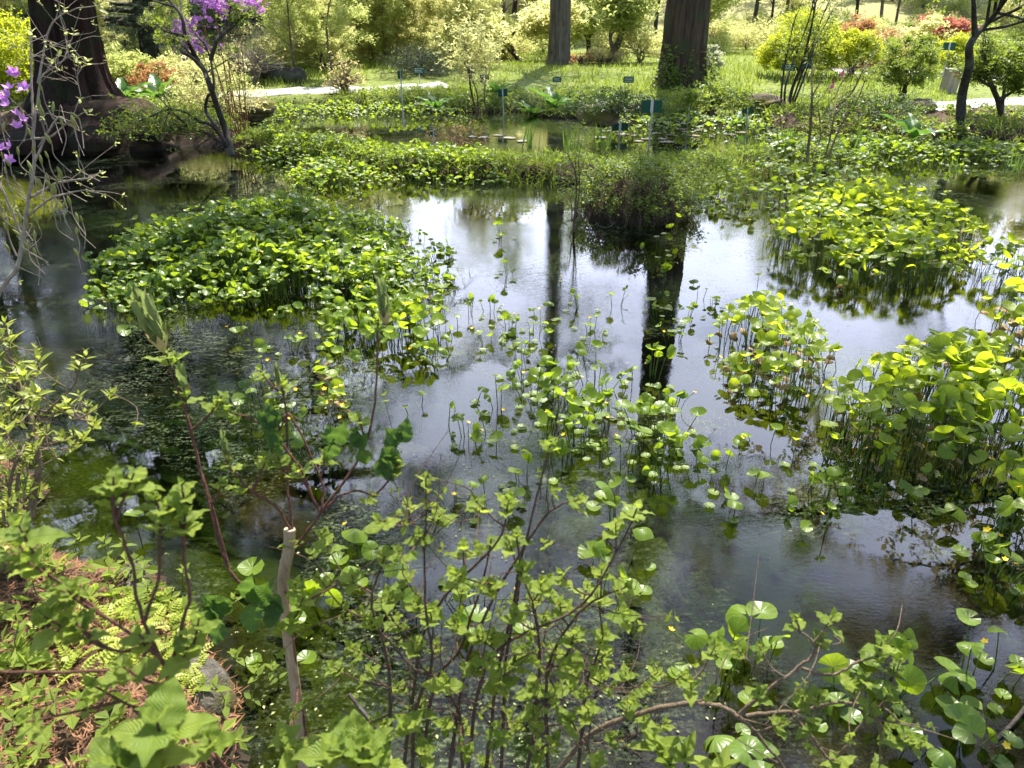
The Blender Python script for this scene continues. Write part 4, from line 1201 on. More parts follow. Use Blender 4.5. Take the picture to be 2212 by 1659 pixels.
# ------------------------------------------------------------------ name signs, ribbons, numbered post
def box(mb, cx, cy, cz, sx, sy, sz, bev=.12):
    b_ = min(sx, sy, sz) * bev
    pts = []
    for z, ins in ((-sz / 2, b_), (-sz / 2 + b_, 0), (sz / 2 - b_, 0), (sz / 2, b_)):
        x, y = sx / 2 - ins, sy / 2 - ins
        pts += [(-x, -y, z), (x, -y, z), (x, y, z), (-x, y, z)]
    F = [[0, 3, 2, 1], [12, 13, 14, 15]]
    for k in range(3):
        for i in range(4):
            F.append([k * 4 + i, k * 4 + (i + 1) % 4, k * 4 + 4 + (i + 1) % 4, k * 4 + 4 + i])
    mb.add(np.array(pts) + [cx, cy, cz], F)
def sign(label, px, py, pbase, wpx, hpx, front=False, tilt=0.0, yaw=0.0, water=False, lean=0.0):
    g = at_z(px, pbase, 0.0) if water else ground(px, pbase)
    top = at_y(px, py, g[1])
    sc = g[1] / cp / FPX
    w, h = wpx * sc, hpx * sc
    z = top[2] - g[2]
    o = thing('plant_sign', label, 'sign', g, yaw)
    mb = MB(); box(mb, 0, 0, 0, w, .012, h); pa = mb.build('panel', M['green_paint'], o, smooth=False)
    pa.location = (lean * z, 0, z); pa.rotation_euler = (rad(tilt), rad(math.degrees(lean) * .8), 0)
    mb = MB(); box(mb, 0, .010 if front else -.010, 0, w * .14, .008, h * .96); bp = mb.build('back_plate', M['steel'], o, smooth=False)
    bp.location = pa.location; bp.rotation_euler = pa.rotation_euler
    mb = MB(); tube(mb, [[0, .018 if front else -.012, -.35], [lean * z * .5, .018 if front else -.012, z * .5 - .05], [lean * z, .016 if front else -.014, z - h * .35]], .011, 10, True)
    mb.build('post', M['steel'], o)
    if front:
        mb = MB(); r_ = np.random.default_rng(int(px))
        for row in range(3):
            x = -w * .38
            while x < w * (.36 if row != 1 else .25):
                l_ = r_.uniform(.012, .03); box(mb, x + l_ / 2, -.0085, h * (.24 - .24 * row), l_, .003, h * .07); x += l_ + .008
        lt = mb.build('lettering', M['white_ink'], o, smooth=False); lt.location = pa.location; lt.rotation_euler = pa.rotation_euler
    return o
sign('large green sign seen from behind on a tall grey post in the marsh', 1401, 230, 322, 38, 22, water=True, yaw=.05)
sign('green sign from behind on a post in front of the thick trunk', 1485, 209, 268, 27, 15, water=True)
sign('low green sign just above the water beside the tall sign', 1338, 274, 296, 30, 14, water=True)
sign('small green sign on a leaning post below the mossy boulder', 1612, 235, 296, 19, 15, water=True, lean=-.10, yaw=.2)
sign('small dark green sign on a pale post standing in the far channel', 1089, 200, 252, 17, 13, water=True, lean=-.06)
sign('dark green sign with pale lettering on the open lawn', 1356, 172, 202, 19, 11, front=True)
sign('narrow dark sign on a tall thin post by the willow shrub', 868, 161, 228, 10, 14, yaw=.9)
sign('dark sign with pale lettering in front of the juniper', 907, 152, 188, 20, 11, front=True)
sign('dark sign seen from behind between the bare dark stems', 1018, 152, 210, 20, 12, yaw=-.25, tilt=8)
sign('bright green sign right of the bare dark stems', 1047, 169, 210, 17, 13, yaw=.3, tilt=-10)
sign('small worn dark sign in the grass below the slender grey trunk', 1203, 172, 184, 16, 9, front=True)
sign('dark low leaning sign at the waterline in the marsh strip', 934, 287, 314, 17, 14, water=True, yaw=.5, lean=.12)
sign('tilted dark sign with pale lettering below the large lime shrub', 1693, 145, 200, 24, 12, front=True, yaw=-.2, lean=.05)
sign('sign on a grey post half hidden behind the leaning stems', 1733, 138, 205, 18, 16)
sign('blue-green sign on a pale post against the dark yellow-tipped shrub', 2035, 100, 168, 22, 13)
sign('small dark sign right beside the thick trunk', 1524, 143, 166, 11, 10)
for lab, px, py, L_, w in (('pink ribbon hanging at the lawn edge near the juniper', 907, 172, .24, .055), ('pink ribbon tied to a thin twig left of the sapling', 1793, 187, .26, .05), ('pink ribbon fluttering high, nearer the ball-shaped lime shrub', 1815, 160, .22, .045)):
    g = ground(px, py + 34); z = at_y(px, py, g[1])[2] - g[2]
    o = thing('ribbon_marker', lab, 'ribbon', g)
    v = np.linspace(0, 1, 9); u = np.array([-1, 0, 1.])
    X_ = (u[None] * w * np.sin(np.pi * (v * .85 + .08))[:, None] * .6) + (-.05 * v ** 1.5)[:, None]
    Z_ = np.repeat((z + L_ * (.5 - v))[:, None], 3, 1); Y_ = .02 * np.sin(v[:, None] * 6 + u[None] * 1.2) - .012
    mb = MB(); mb.add(np.dstack([X_, Y_, Z_]).reshape(-1, 3), grid_faces(9, 3)); mb.build('ribbon', M['pink'], o)
    mb = MB(); tube(mb, [[0, 0, -.05], [.01, 0, z * .5], [0, 0, z + L_ * .55]], .005, 5); mb.build('stake', M['twig_tan'], o)
# numbered post
g = ground(2044, 204); sc = g[1] / cp / FPX
w, h = 21 * sc, 46 * sc
o = thing('number_post', 'short leaning weathered post with red numeral 90 beside the gravel', 'post', g, .18)
mb = MB(); box(mb, 0, 0, h / 2 - .13, w, w, h + .16, .06); bo = mb.build('post_body', M['post'], o, smooth=False)
mb = MB(); box(mb, 0, 0, h - .05 + .012, w * 1.02, w * 1.02, .03, .3); mb.build('cap', M['post_cap'], o, smooth=False)
cu = bpy.data.curves.new('numeral', 'FONT'); cu.body = '90'; cu.size = w * .72; cu.align_x = 'CENTER'; cu.extrude = .002; cu.offset = .003
tmp = bpy.data.objects.new('numeral_text', cu); COL.objects.link(tmp)
bpy.context.view_layer.update()
nm = bpy.data.meshes.new_from_object(tmp.evaluated_get(bpy.context.evaluated_depsgraph_get()))
bpy.data.objects.remove(tmp)
tx = bpy.data.objects.new('numeral', nm); COL.objects.link(tx)
nm.materials.clear(); nm.materials.append(M['red_ink']); tx.parent = o; tx.location = (.01, -w / 2 - .002, h * .62); tx.rotation_euler = (rad(90), 0, 0)
o.rotation_euler = (0, rad(7), .18)
# ------------------------------------------------------------------ pond plants
def in_poly(x, y, P):
    return sdf(x, y, P) < 0
fl_mesh = None
def flower_at(parent, p, s, r):
    """one yellow marsh flower: a child sharing one mesh"""
    global fl_mesh
    if fl_mesh is None:
        m_ = MB(); place(m_, FLOWER, [[0, 0, 0]], np.array([[0, 1, 0]]), np.array([[0, 0, 1]]), 1.0)
        fl_mesh = m_.mesh('flower', M['yellow_petal'])
    o = bpy.data.objects.new('flower', fl_mesh)
    COL.objects.link(o); o.parent = parent
    o.location = tuple(float(v) for v in p); o.scale = (s, s, s)
    o.rotation_euler = (r.uniform(-.7, .3), r.uniform(-.5, .5), r.uniform(0, 6.28))
def marsh_leaves(lm, sm, pos, base, size, r, tiltk=.5, sun_lean=.12):
    m_ = len(pos)
    nrm = norm(r.standard_normal((m_, 3)) * tiltk + np.array([0, -.10, 1]))
    al = rdir(m_, -.15, .15)
    idx = r.integers(0, len(KID), m_)
    for k, T in enumerate(KID):
        s = idx == k
        place(lm, T, pos[s], al[s], nrm[s], size[s])
    for p, b in zip(pos, base):
        mid = (p + b) / 2 + np.array([r.normal(0, .02), r.normal(0, .02), .15 * abs(p[2] - b[2])])
        mid[:2] = b[:2] * .45 + p[:2] * .55
        tube(sm, catmull([b, mid, p], 2), [.0034, .0030, .0026, .0022, .0018], 3)
def bed(name, label, polys, dens, hmax, size, nfl, seed, material='caltha', group=None, tiltk=.5, edge=.3, zlev=None, rag=.55, flat=False):
    r = np.random.default_rng(seed)
    root = thing(name, label, 'marsh plants')
    root['kind'] = 'stuff'
    lm, sm = MB(), MB()
    fl = []
    for poly in polys:
        zl = hmax * .6 if zlev is None else zlev
        P = pix_poly(poly, zl)
        lo, hi = P.min(0), P.max(0)
        n = int(dens * np.prod(hi - lo))
        x, y = r.uniform(lo[0], hi[0], n), r.uniform(lo[1], hi[1], n)
        d = -sdf(x, y, P) + rag * (.20 * vnoise(x, y, 2.1, seed) + .12 * vnoise(x, y, 6, seed + 1)) + .05
        gap = vnoise(x, y, 2.6, seed + 2) + .5 * vnoise(x, y, 7, seed + 3)
        k = (d > 0) & (gap > -1.1 + .45 * rag + .3 * r.random(n)) & (r.random(n) < .35 + .65 * np.clip(d / (edge * 1.3), 0, 1))
        x, y, d = x[k], y[k], d[k]
        dome = np.clip(.18 + .82 * np.clip(d / (edge * 1.6), 0, 1) ** .8, .1, 1)
        z = hmax * dome * (.35 + .65 * r.random(len(x)) ** .7) * (1 + .4 * vnoise(x, y, 2.2, seed + 4)) + hmax * .35 * (r.random(len(x)) > .93)
        if flat: z = hmax * (.45 + .55 * r.random(len(x)) ** .45) * np.clip(.45 + .55 * d / .16, .3, 1) * (1 + .22 * vnoise(x, y, 2.6, seed + 4))
        z = np.maximum(z, .012) + np.maximum(zf(x, y), 0)
        pos = np.stack([x, y, z], -1)
        base = pos.copy()
        base[:, :2] += r.standard_normal((len(x), 2)) * .05
        base[:, 2] = np.maximum(zf(x, y), -.16) - .02
        sz = (.55 + .75 * r.random(len(x)) ** .8) * size * (.8 + .3 * dome)
        marsh_leaves(lm, sm, pos, base, sz, r, tiltk)
        for i in r.choice(len(x), min(nfl // len(polys), len(x)), replace=False):
            fl.append(pos[i] + [r.normal(0, .03), r.normal(0, .03), r.uniform(-.04, .03)])
    lm.build('foliage', M[material], root); sm.build('stems', M['marsh_stem'], root)
    dm = MB(); q = r.choice(len(x), min(60, len(x)), replace=False)       # a few withered leaves low in the bed
    for i, T in enumerate(KID[4:]):
        p_ = np.stack([x[q[i::3]], y[q[i::3]], z[q[i::3]] * .4 + .01], -1)
        place(dm, T, p_, rdir(len(p_), -.3, .1), norm(rdir(len(p_), 0, 1) + [0, 0, .6]), size * r.uniform(.5, .8, len(p_)))
    dm.build('withered_leaves', M['dry'], root)
    for p_ in fl[:95]:
        flower_at(root, np.maximum(p_, [-99, -99, .02]), r.uniform(.024, .036), r)
    return root
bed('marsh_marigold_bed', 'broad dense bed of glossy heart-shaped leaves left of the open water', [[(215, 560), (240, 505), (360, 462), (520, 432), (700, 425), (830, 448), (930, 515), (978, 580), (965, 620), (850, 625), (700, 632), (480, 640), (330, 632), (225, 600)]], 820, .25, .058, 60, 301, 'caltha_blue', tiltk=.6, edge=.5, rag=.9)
bed('marsh_marigold_bed', 'ragged front tongue of the dense leaf bed, with stems mirrored in bright water', [[(690, 640), (820, 630), (960, 610), (982, 690), (930, 742), (820, 762), (700, 710)], [(630, 765), (700, 745), (775, 770), (772, 850), (700, 868), (640, 830)]], 300, .23, .070, 14, 302, tiltk=.6)
bed('marsh_marigold_bed', 'bright yellow-green leaf island in the upper right of the pond', [[(1665, 455), (1750, 415), (1900, 402), (2050, 432), (2130, 500), (2115, 548), (1950, 585), (1750, 562), (1685, 522)]], 330, .27, .074, 26, 303, tiltk=.6, material='caltha_backlit', flat=True)
bed('marsh_marigold_bed', 'thin band of round leaves behind the bright leaf island', [[(1480, 400), (1590, 345), (1800, 352), (1990, 392), (1980, 424), (1750, 420), (1650, 455), (1530, 445)]], 120, .18, .068, 10, 304)
bed('marsh_marigold_bed', 'compact leaf clump with taller pointed leaves right of the pond middle', [[(1535, 705), (1580, 660), (1650, 640), (1740, 668), (1795, 725), (1775, 785), (1660, 808), (1560, 780)]], 360, .28, .074, 14, 305, tiltk=.6, material='caltha_backlit', flat=True)
bed('marsh_marigold_bed', 'large tall sunlit leaf bed on many upright stalks at the right', [[(1785, 815), (1860, 780), (1960, 755), (2212, 735), (2290, 900), (2230, 985), (2070, 985), (1950, 965), (1800, 930)]], 400, .28, .072, 16, 306, tiltk=.65, material='caltha_backlit', flat=True)
bed('marsh_marigold_bed', 'broad-leaved bed running off the right edge over dark water', [[(2060, 1000), (2240, 950), (2330, 1150), (2230, 1190), (2120, 1140)], [(2110, 540), (2230, 515), (2280, 620), (2150, 605)], [(2120, 650), (2260, 610), (2290, 760), (2140, 745)]], 230, .27, .085, 16, 307, tiltk=.6, material='caltha_backlit', flat=True)
bed('marsh_strip_bed', 'long narrow strip of small marsh leaves across the pond, left part', [[(515, 305), (650, 285), (800, 300), (1000, 315), (1100, 330), (1105, 384), (900, 380), (820, 352), (640, 345), (540, 335)], [(610, 352), (700, 335), (830, 352), (862, 378), (700, 398), (600, 382)]], 330, .18, .055, 26, 308)
bed('marsh_strip_bed', 'shaded band of marsh leaves along the right bank water edge', [[(1650, 278), (1760, 292), (1900, 292), (2100, 302), (2260, 312), (2260, 342), (2000, 348), (1760, 346), (1640, 320)]], 200, .18, .07, 18, 309, 'caltha_blue')
bed('marsh_strip_bed', 'leafy margin below the thick trunk on the far shore', [[(1290, 262), (1420, 250), (1520, 246), (1660, 255), (1690, 285), (1560, 276), (1420, 282), (1320, 280)]], 130, .22, .062, 4, 310, 'caltha_blue')
bed('marsh_strip_bed', 'scattered marsh leaves on the bank between canes and willow shrub', [[(560, 232), (700, 222), (850, 226), (1000, 232), (1010, 246), (850, 250), (700, 246), (560, 252)]], 120, .18, .06, 0, 311)

# tall grassy growth on the marsh strip
def blades(name, label, polys, dens, h, tpls, material, seed, cat='marsh grass', w=1.0, kind='stuff', lean=.25):
    r = np.random.default_rng(seed); mb = MB()
    for poly in polys:
        P = pix_poly(poly, .05); lo, hi = P.min(0), P.max(0)
        n = int(dens * np.prod(hi - lo)); x, y = r.uniform(lo[0], hi[0], n), r.uniform(lo[1], hi[1], n)
        k = in_poly(x, y, P) & (vnoise(x, y, 2.4, seed) > -.35); x, y = x[k], y[k]
        q = np.stack([x, y, np.maximum(zf(x, y), -.1) - .01], -1)
        for i, T in enumerate(tpls):
            s = q[i::len(tpls)]; m_ = len(s)
            nr = norm(np.stack([r.normal(0, lean, m_), r.normal(0, lean, m_), np.ones(m_)], -1))
            place(mb, T, s, rdir(m_, -.1, .1), nr, h * r.uniform(.5, 1.2, m_))
    return tag(mb.build(name, M[material]), label, cat, kind=kind)
blades('marsh_grass', 'fine green grass and shoots covering the marsh strip', [[(520, 318), (650, 295), (850, 310), (1000, 322), (1260, 330), (1500, 325), (1640, 350), (1560, 405), (1280, 398), (1100, 388), (880, 382), (640, 350)], [(1050, 335), (1300, 335), (1500, 330), (1660, 350), (1600, 400), (1300, 402), (1080, 390)]], 420, .22, [blade(5, .018, .3), blade(5, .016, .7)], 'sedge', 401)
blades('marsh_grass', 'shaded grass tufts along the right bank edge', [[(1700, 295), (1900, 285), (2230, 300), (2230, 340), (1950, 350), (1650, 345), (1560, 380), (1480, 380), (1550, 330)]], 150, .26, [blade(5, .02, .3), blade(5, .018, .6)], 'sedge', 402)
blades('shore_grass', 'pale grass fringe along the far shore', [[(540, 225), (700, 218), (900, 222), (1130, 228), (1300, 235), (1300, 252), (1130, 243), (900, 240), (700, 236), (540, 240)]], 170, .20, [blade(5, .02, .5), blade(5, .018, .8)], 'grass', 403)
scatter_cover('strip_foliage', 'small mixed leaves filling the marsh strip between the two channels', 'ground cover', 20000, (-4, 6), (8.4, 13), lambda x, y, r: (zf(x, y) > -.09) & (sdf(x, y) < .2), TUF, M['mid_green'], .05, .07, .4, 404)
def blade_clump(name, label, cat, px, py, n, h, spread, tpl, material, seed, group=None, water=True, lean=.35):
    r = np.random.default_rng(seed)
    g = at_z(px, py, 0.0) if water else ground(px, py)
    o = thing(name, label, cat, g, 0, group); mb = MB()
    for i in range(n):
        a = r.uniform(0, 6.28)
        place(mb, tpl, [[r.normal(0, spread), r.normal(0, spread), -.04]], np.array([[math.cos(a), math.sin(a), 0]]), np.array([[r.normal(0, lean), r.normal(0, lean), 1.0]]), h * r.uniform(.65, 1.1))
    mb.build('leaves', M[material], o)
    return o
IRIS = 'iris tufts along the marsh strip'
for i, (px, py, n, lab) in enumerate(((1150, 318, 16, 'upright iris tuft beside the far channel, nearest the dark leaning sign'), (1245, 332, 26, 'densest upright iris tuft at the middle of the marsh strip'), (1300, 322, 18, 'upright iris tuft just left of the low green sign'), (1690, 322, 18, 'upright iris tuft behind the pale sapling'), (1860, 330, 16, 'sparse iris tuft at the shaded right bank'), (2190, 365, 8, 'narrow-leaved tuft standing in water near the right edge'), (2068, 372, 7, 'little tuft of pointed shoots in open water right of the sapling'))):
    blade_clump('iris_tuft', lab, 'iris', px, py, n, .42 if i < 5 else .28, .07, blade(6, .028, .16), 'iris', 410 + i, IRIS, lean=.14)
def rosette(label, px, py, n, size, seed, lean=.8, water=False):
    r = np.random.default_rng(seed)
    g = at_z(px, py, 0.0) if water else ground(px, py)
    o = thing('broad_leaved_plant', label, 'plant', g); mb = MB()
    for i in range(n):
        a = i * 6.28 / n + r.uniform(-.4, .4); e = r.uniform(.55, 1.2)
        d = np.array([math.cos(a) * math.cos(e), math.sin(a) * math.cos(e), math.sin(e)])
        nr = np.array([-math.cos(a) * math.sin(e), -math.sin(a) * math.sin(e), math.cos(e)])
        place(mb, BIGLEAF, [[0.02 * math.cos(a), .02 * math.sin(a), 0]], d[None], nr[None], size * r.uniform(.7, 1.15))
    mb.build('leaves', M['skunk'], o)
rosette('broad-leaved plant spreading at the far waterline right of the channel sign', 1150, 250, 6, .42, 421, water=True)
rosette('tall broad-leaved plant on the far shore before the mossy boulder', 1195, 236, 6, .46, 422)
rosette('low broad-leaved plant on the far shore between willow shrub and dark stems', 945, 236, 6, .36, 423)
rosette('broad-leaved plant behind the bright green sign on the lawn', 1075, 205, 8, .42, 424)
rosette('broad-leaved plant with pointed leaves at the shaded right bank', 1972, 300, 5, .48, 425)
rosette('large dark broad-leaved plant at the foot of the buttressed tree', 262, 222, 7, .62, 426)
rosette('dark broad-leaved plant beside the purple azalea stem', 345, 215, 6, .60, 427)
rosette('narrow upright broad-leaved plant beside the leaning sign', 1588, 275, 5, .40, 428, water=True)

# hummock dressing, stump, spiky plant
hx, hy = HUM[0], HUM[1]
r = np.random.default_rng(430)
o = thing('hummock_shrub', 'brown twiggy dwarf shrub with yellow-green tips covering the hummock', 'shrub', (hx, hy, 0))
sb, lb = MB(), MB()
for i in range(420):
    a, q = r.uniform(0, 6.28), r.random() ** .5
    x, y = .58 * q * math.cos(a), .52 * q * math.sin(a)
    z = float(zf(hx + x, hy + y))
    P = catmull([[x, y, max(z, 0) - .02], [x * 1.08 + r.normal(0, .03), y * 1.08 + r.normal(0, .03), max(z, 0) + .07], [x * 1.15 + r.normal(0, .06), y * 1.15 + r.normal(0, .06), max(z, 0) + r.uniform(.10, .22)]], 2)
    tube(sb, P, [.004, .0035, .003, .0025, .002], 3)
    if r.random() < .9:
        m_ = 15; e = P[-1] + r.standard_normal((m_, 3)) * .024
        place(lb, SMALL, e, rdir(m_, 0, .8), norm(rdir(m_, 0, 1) + [0, 0, .5]), r.uniform(.022, .045, m_))
sb.build('stems', M['twig_tan'], o); lb.build('foliage', M['mid_green'], o)
g = at_z(1372, 425, .36); o = thing('tree_stump', 'small weathered cut stump on top of the hummock', 'stump', (HUM[0] - .02, HUM[1] - .30, .20))
mb = MB(); tube(mb, [[.10, .10, -.26], [.04, .05, -.05], [-.02, .0, .025]], [.085, .06, .046], 14); mb.build('trunk', M['bark_brown'], o)
mb = MB(); tube(mb, [[-.02, .0, .0252], [-.0245, -.002, .029]], [.0455, .042], 14, True); mb.build('cut_face', M['twig_brown'], o)
blade_clump('spiky_plant', 'small spiky grass-like plant at the hummock waterline', 'plant', 1435 - 85, 484, 14, .16, .015, blade(5, .05, .5), 'iris', 431, lean=.6)
bush('strip_shrub', 'fine-leaved low bush at the back of the hummock', 'shrub', 1420, 405, 362, 260, 'mid_green', 'twig_brown', 2600, .035, 24, 432, .3, lift=.2, loc=(at_z(1420, 405, .05)[0], at_z(1420, 405, .05)[1], .05), r0=.006)
bush('dry_shrub', 'dry reddish-brown twiggy bush on the marsh strip beside the channel', 'shrub', 1100, 325, 258, 120, 'dry', 'twig_brown', 380, .03, 16, 433, .3, lift=.2, loc=(at_z(990, 318, .1)[0], at_z(990, 318, .1)[1], .1), r0=.005)
r = np.random.default_rng(440)
REED = 'dry bent reeds over the marsh strip'
for i, (pts) in enumerate(([(940, 285), (1020, 312), (1110, 345), (1180, 372)], [(1060, 352), (1130, 345), (1220, 372), (1280, 400)], [(1620, 380), (1680, 350), (1730, 318), (1790, 290)], [(700, 290), (740, 305), (800, 330)])):
    P = catmull([at_z(x, y, .18 + .06 * math.sin(j * 2)) for j, (x, y) in enumerate(pts)], 5)
    mb = MB(); tube(mb, P, .004, 4)
    tag(mb.build('dry_reed', M['dry']), 'long pale dry reed lying bent across the marsh strip', 'reed', REED)

# lily pads in the far channel, floating leaves on the pond
pad_tpl = kidney(0, 18, 50)
PADS = 'lily pads in the far channel'
pm = MB(); place(pm, pad_tpl, [[0, 0, 0]], np.array([[0, 1, 0]]), np.array([[0, 0, 1.]]), 1.0); pad_me = None
for i, (x, y) in enumerate(((1310, 283), (1345, 290), (1375, 293), (1300, 297), (1395, 300), (1430, 300), (1450, 292), (1420, 288), (1480, 284), (1500, 293), (1545, 287), (1575, 290), (1600, 286), (1440, 307), (1380, 305), (1045, 297), (1075, 292), (1100, 298), (1020, 295), (1130, 305), (1512, 281), (1470, 279))):
    if pad_me is None:
        o = pm.build('lily_pad', M['pad']); pad_me = o
    else:
        o = pad_me.copy(); COL.objects.link(o)
    p_ = at_z(x, y, .006); o.location = tuple(p_); o.rotation_euler = (0, 0, r.uniform(0, 6.28)); s = r.uniform(.14, .24); o.scale = (s, s, s * .25)
    tag(o, 'pinkish round lily pad floating in the far channel near the signs', 'lily pad', PADS)
# floating specks and leaf scraps
r = np.random.default_rng(450); mb = MB()
n = 5200; yy = 1.2 + 9 * r.random(n) ** 1.4; xx = r.uniform(-.62, .66, n) * (yy + .6)
k = (sdf(xx, yy) < -.05) & (vnoise(xx, yy, .9, 2) + .6 * vnoise(xx, yy, 3, 3) > .25); xx, yy = xx[k], yy[k]
place(mb, DIA, np.stack([xx, yy, np.full(len(xx), .004)], -1), rdir(len(xx), 0, 0.01), np.array([0, 0, 1.]), .005 + .012 * r.random(len(xx)) ** 3)
tag(mb.build('floating_debris', M['scum'], smooth=False), 'tiny leaf scraps and specks floating on the pond', 'debris', kind='stuff')

# separate small clumps standing in open water
def clump(label, px, py, n, h, size, nfl, seed, group=None, material='caltha', spread=.07):
    r = np.random.default_rng(seed)
    c = at_z(px, py, h * .7); g = np.array([c[0], c[1], 0.0])
    o = thing('marsh_marigold', label, 'water plant', g, 0, group)
    lm, sm = MB(), MB()
    a = r.uniform(0, 6.28, n); q = spread * (.3 + r.random(n)) * (1 if n > 1 else 0) * (1 + n * .05)
    pos = np.stack([q * 1.25 * np.cos(a), q * 1.25 * np.sin(a), h * (.15 + .9 * r.random(n) ** .7)], -1)
    base = np.stack([pos[:, 0] * .3, pos[:, 1] * .3, np.full(n, -.14)], -1)
    marsh_leaves(lm, sm, pos, base, size * r.uniform(.5, 1.2, n), r, .7)
    fl = []
    for i in range(nfl):
        e = np.array([r.normal(0, spread), r.normal(0, spread), h * r.uniform(.4, .9)]); fl.append(e)
        tube(sm, catmull([[e[0] * .3, e[1] * .3, -.1], [e[0] * .6, e[1] * .6, e[2] * .5], e], 2), .0018, 3)
    if n > 2:                                  # a couple of leaves lying on the water
        k_ = 2 + n // 3; aa = r.uniform(0, 6.28, k_); qq = spread * r.uniform(1.2, 2.4, k_)
        place(lm, KID[0], np.stack([qq * np.cos(aa), qq * np.sin(aa), np.full(k_, .008)], -1), rdir(k_, -.02, .02), norm(r.standard_normal((k_, 3)) * .04 + [0, 0, 1]), size * r.uniform(.5, .8, k_))
    if n: lm.build('leaves', M[material], o)
    sm.build('stems', M['marsh_stem'], o)
    for e in fl: flower_at(o, e, r.uniform(.019, .028), r)
SETS = [
 ('sunlit heart-leaved clump in the crowded middle group of the pond', 'heart-leaved clumps of the crowded middle group', .18, .068, 'caltha',
  [(1150, 800, 10, 1), (1210, 812, 9, 0), (1290, 785, 8, 0), (1180, 850, 10, 1), (1250, 862, 7, 0), (1330, 872, 6, 0), (1400, 880, 9, 1), (1440, 905, 9, 0), (1250, 905, 6, 2), (1080, 832, 3, 1), (1130, 772, 3, 1), (1410, 775, 6, 0), (1370, 800, 3, 0), (1450, 842, 5, 1), (1420, 955, 6, 0), (1350, 962, 4, 0), (1300, 932, 3, 1), (1215, 930, 4, 1), (1470, 930, 4, 0)]),
 ('sparse small-leaved clump in bright water between leaf bed and hummock', 'sparse clumps in the bright middle water', .12, .060, 'caltha',
  [(1060, 652, 3, 1), (1100, 682, 5, 1), (1150, 702, 6, 0), (1120, 742, 5, 0), (1060, 722, 4, 1), (1012, 652, 2, 1), (1170, 662, 3, 1), (1260, 642, 3, 0), (1280, 692, 4, 1), (1330, 642, 2, 1), (1430, 652, 6, 0), (1460, 702, 4, 1), (1480, 662, 3, 0), (1100, 572, 4, 0), (1500, 592, 1, 0), (1512, 622, 2, 0), (1540, 640, 3, 1), (1640, 590, 1, 0)]),
 ('round-leaved clump on thin stalks in front of the hummock', 'round-leaved clumps before the hummock', .17, .075, 'caltha',
  [(1388, 462, 3, 0), (1420, 520, 3, 0), (1465, 478, 2, 0), (1085, 488, 4, 0), (1432, 582, 2, 0), (1520, 440, 2, 0)]),
 ('small low clump in front of the crowded middle group', 'small low clumps in the nearer middle water', .10, .060, 'caltha',
  [(1010, 922, 3, 2), (960, 902, 2, 0), (1070, 922, 3, 0), (1000, 852, 2, 0), (900, 862, 2, 0), (930, 752, 3, 1), (1060, 1060, 3, 1), (980, 1050, 2, 2), (1560, 990, 2, 0), (1590, 1062, 3, 0), (1660, 932, 2, 0), (1600, 932, 1, 1), (1540, 1002, 1, 0), (1490, 965, 3, 0), (1130, 1005, 3, 0)]),
 ('leaf on a thin stalk over the dark right water, beside the tall bed', 'stalked leaves beside the tall right bed', .12, .062, 'caltha',
  [(1740, 1002, 3, 0), (1720, 952, 1, 0), (1800, 1012, 2, 0), (1790, 1112, 1, 1), (1700, 1102, 2, 0), (1660, 1005, 2, 0), (1860, 1035, 2, 0), (1960, 1050, 3, 0)]),
 ('yellow-flowered low clump over dark water left of the middle', 'yellow-flowered clumps left of the middle', .13, .068, 'caltha_blue',
  [(552, 802, 3, 1), (522, 852, 2, 1), (590, 872, 3, 2), (640, 902, 2, 1), (660, 942, 2, 1), (562, 762, 1, 1), (500, 702, 2, 1), (282, 712, 2, 0), (312, 722, 2, 0), (620, 720, 3, 1), (700, 980, 2, 0)]),
]
sd = 500
for lab, grp, h, size, mt, pts in SETS:
    for (x, y, n, f) in pts:
        sd += 1
        clump(lab, x, y, n, h, size, f, sd, grp, mt, .06 if n < 7 else .075)
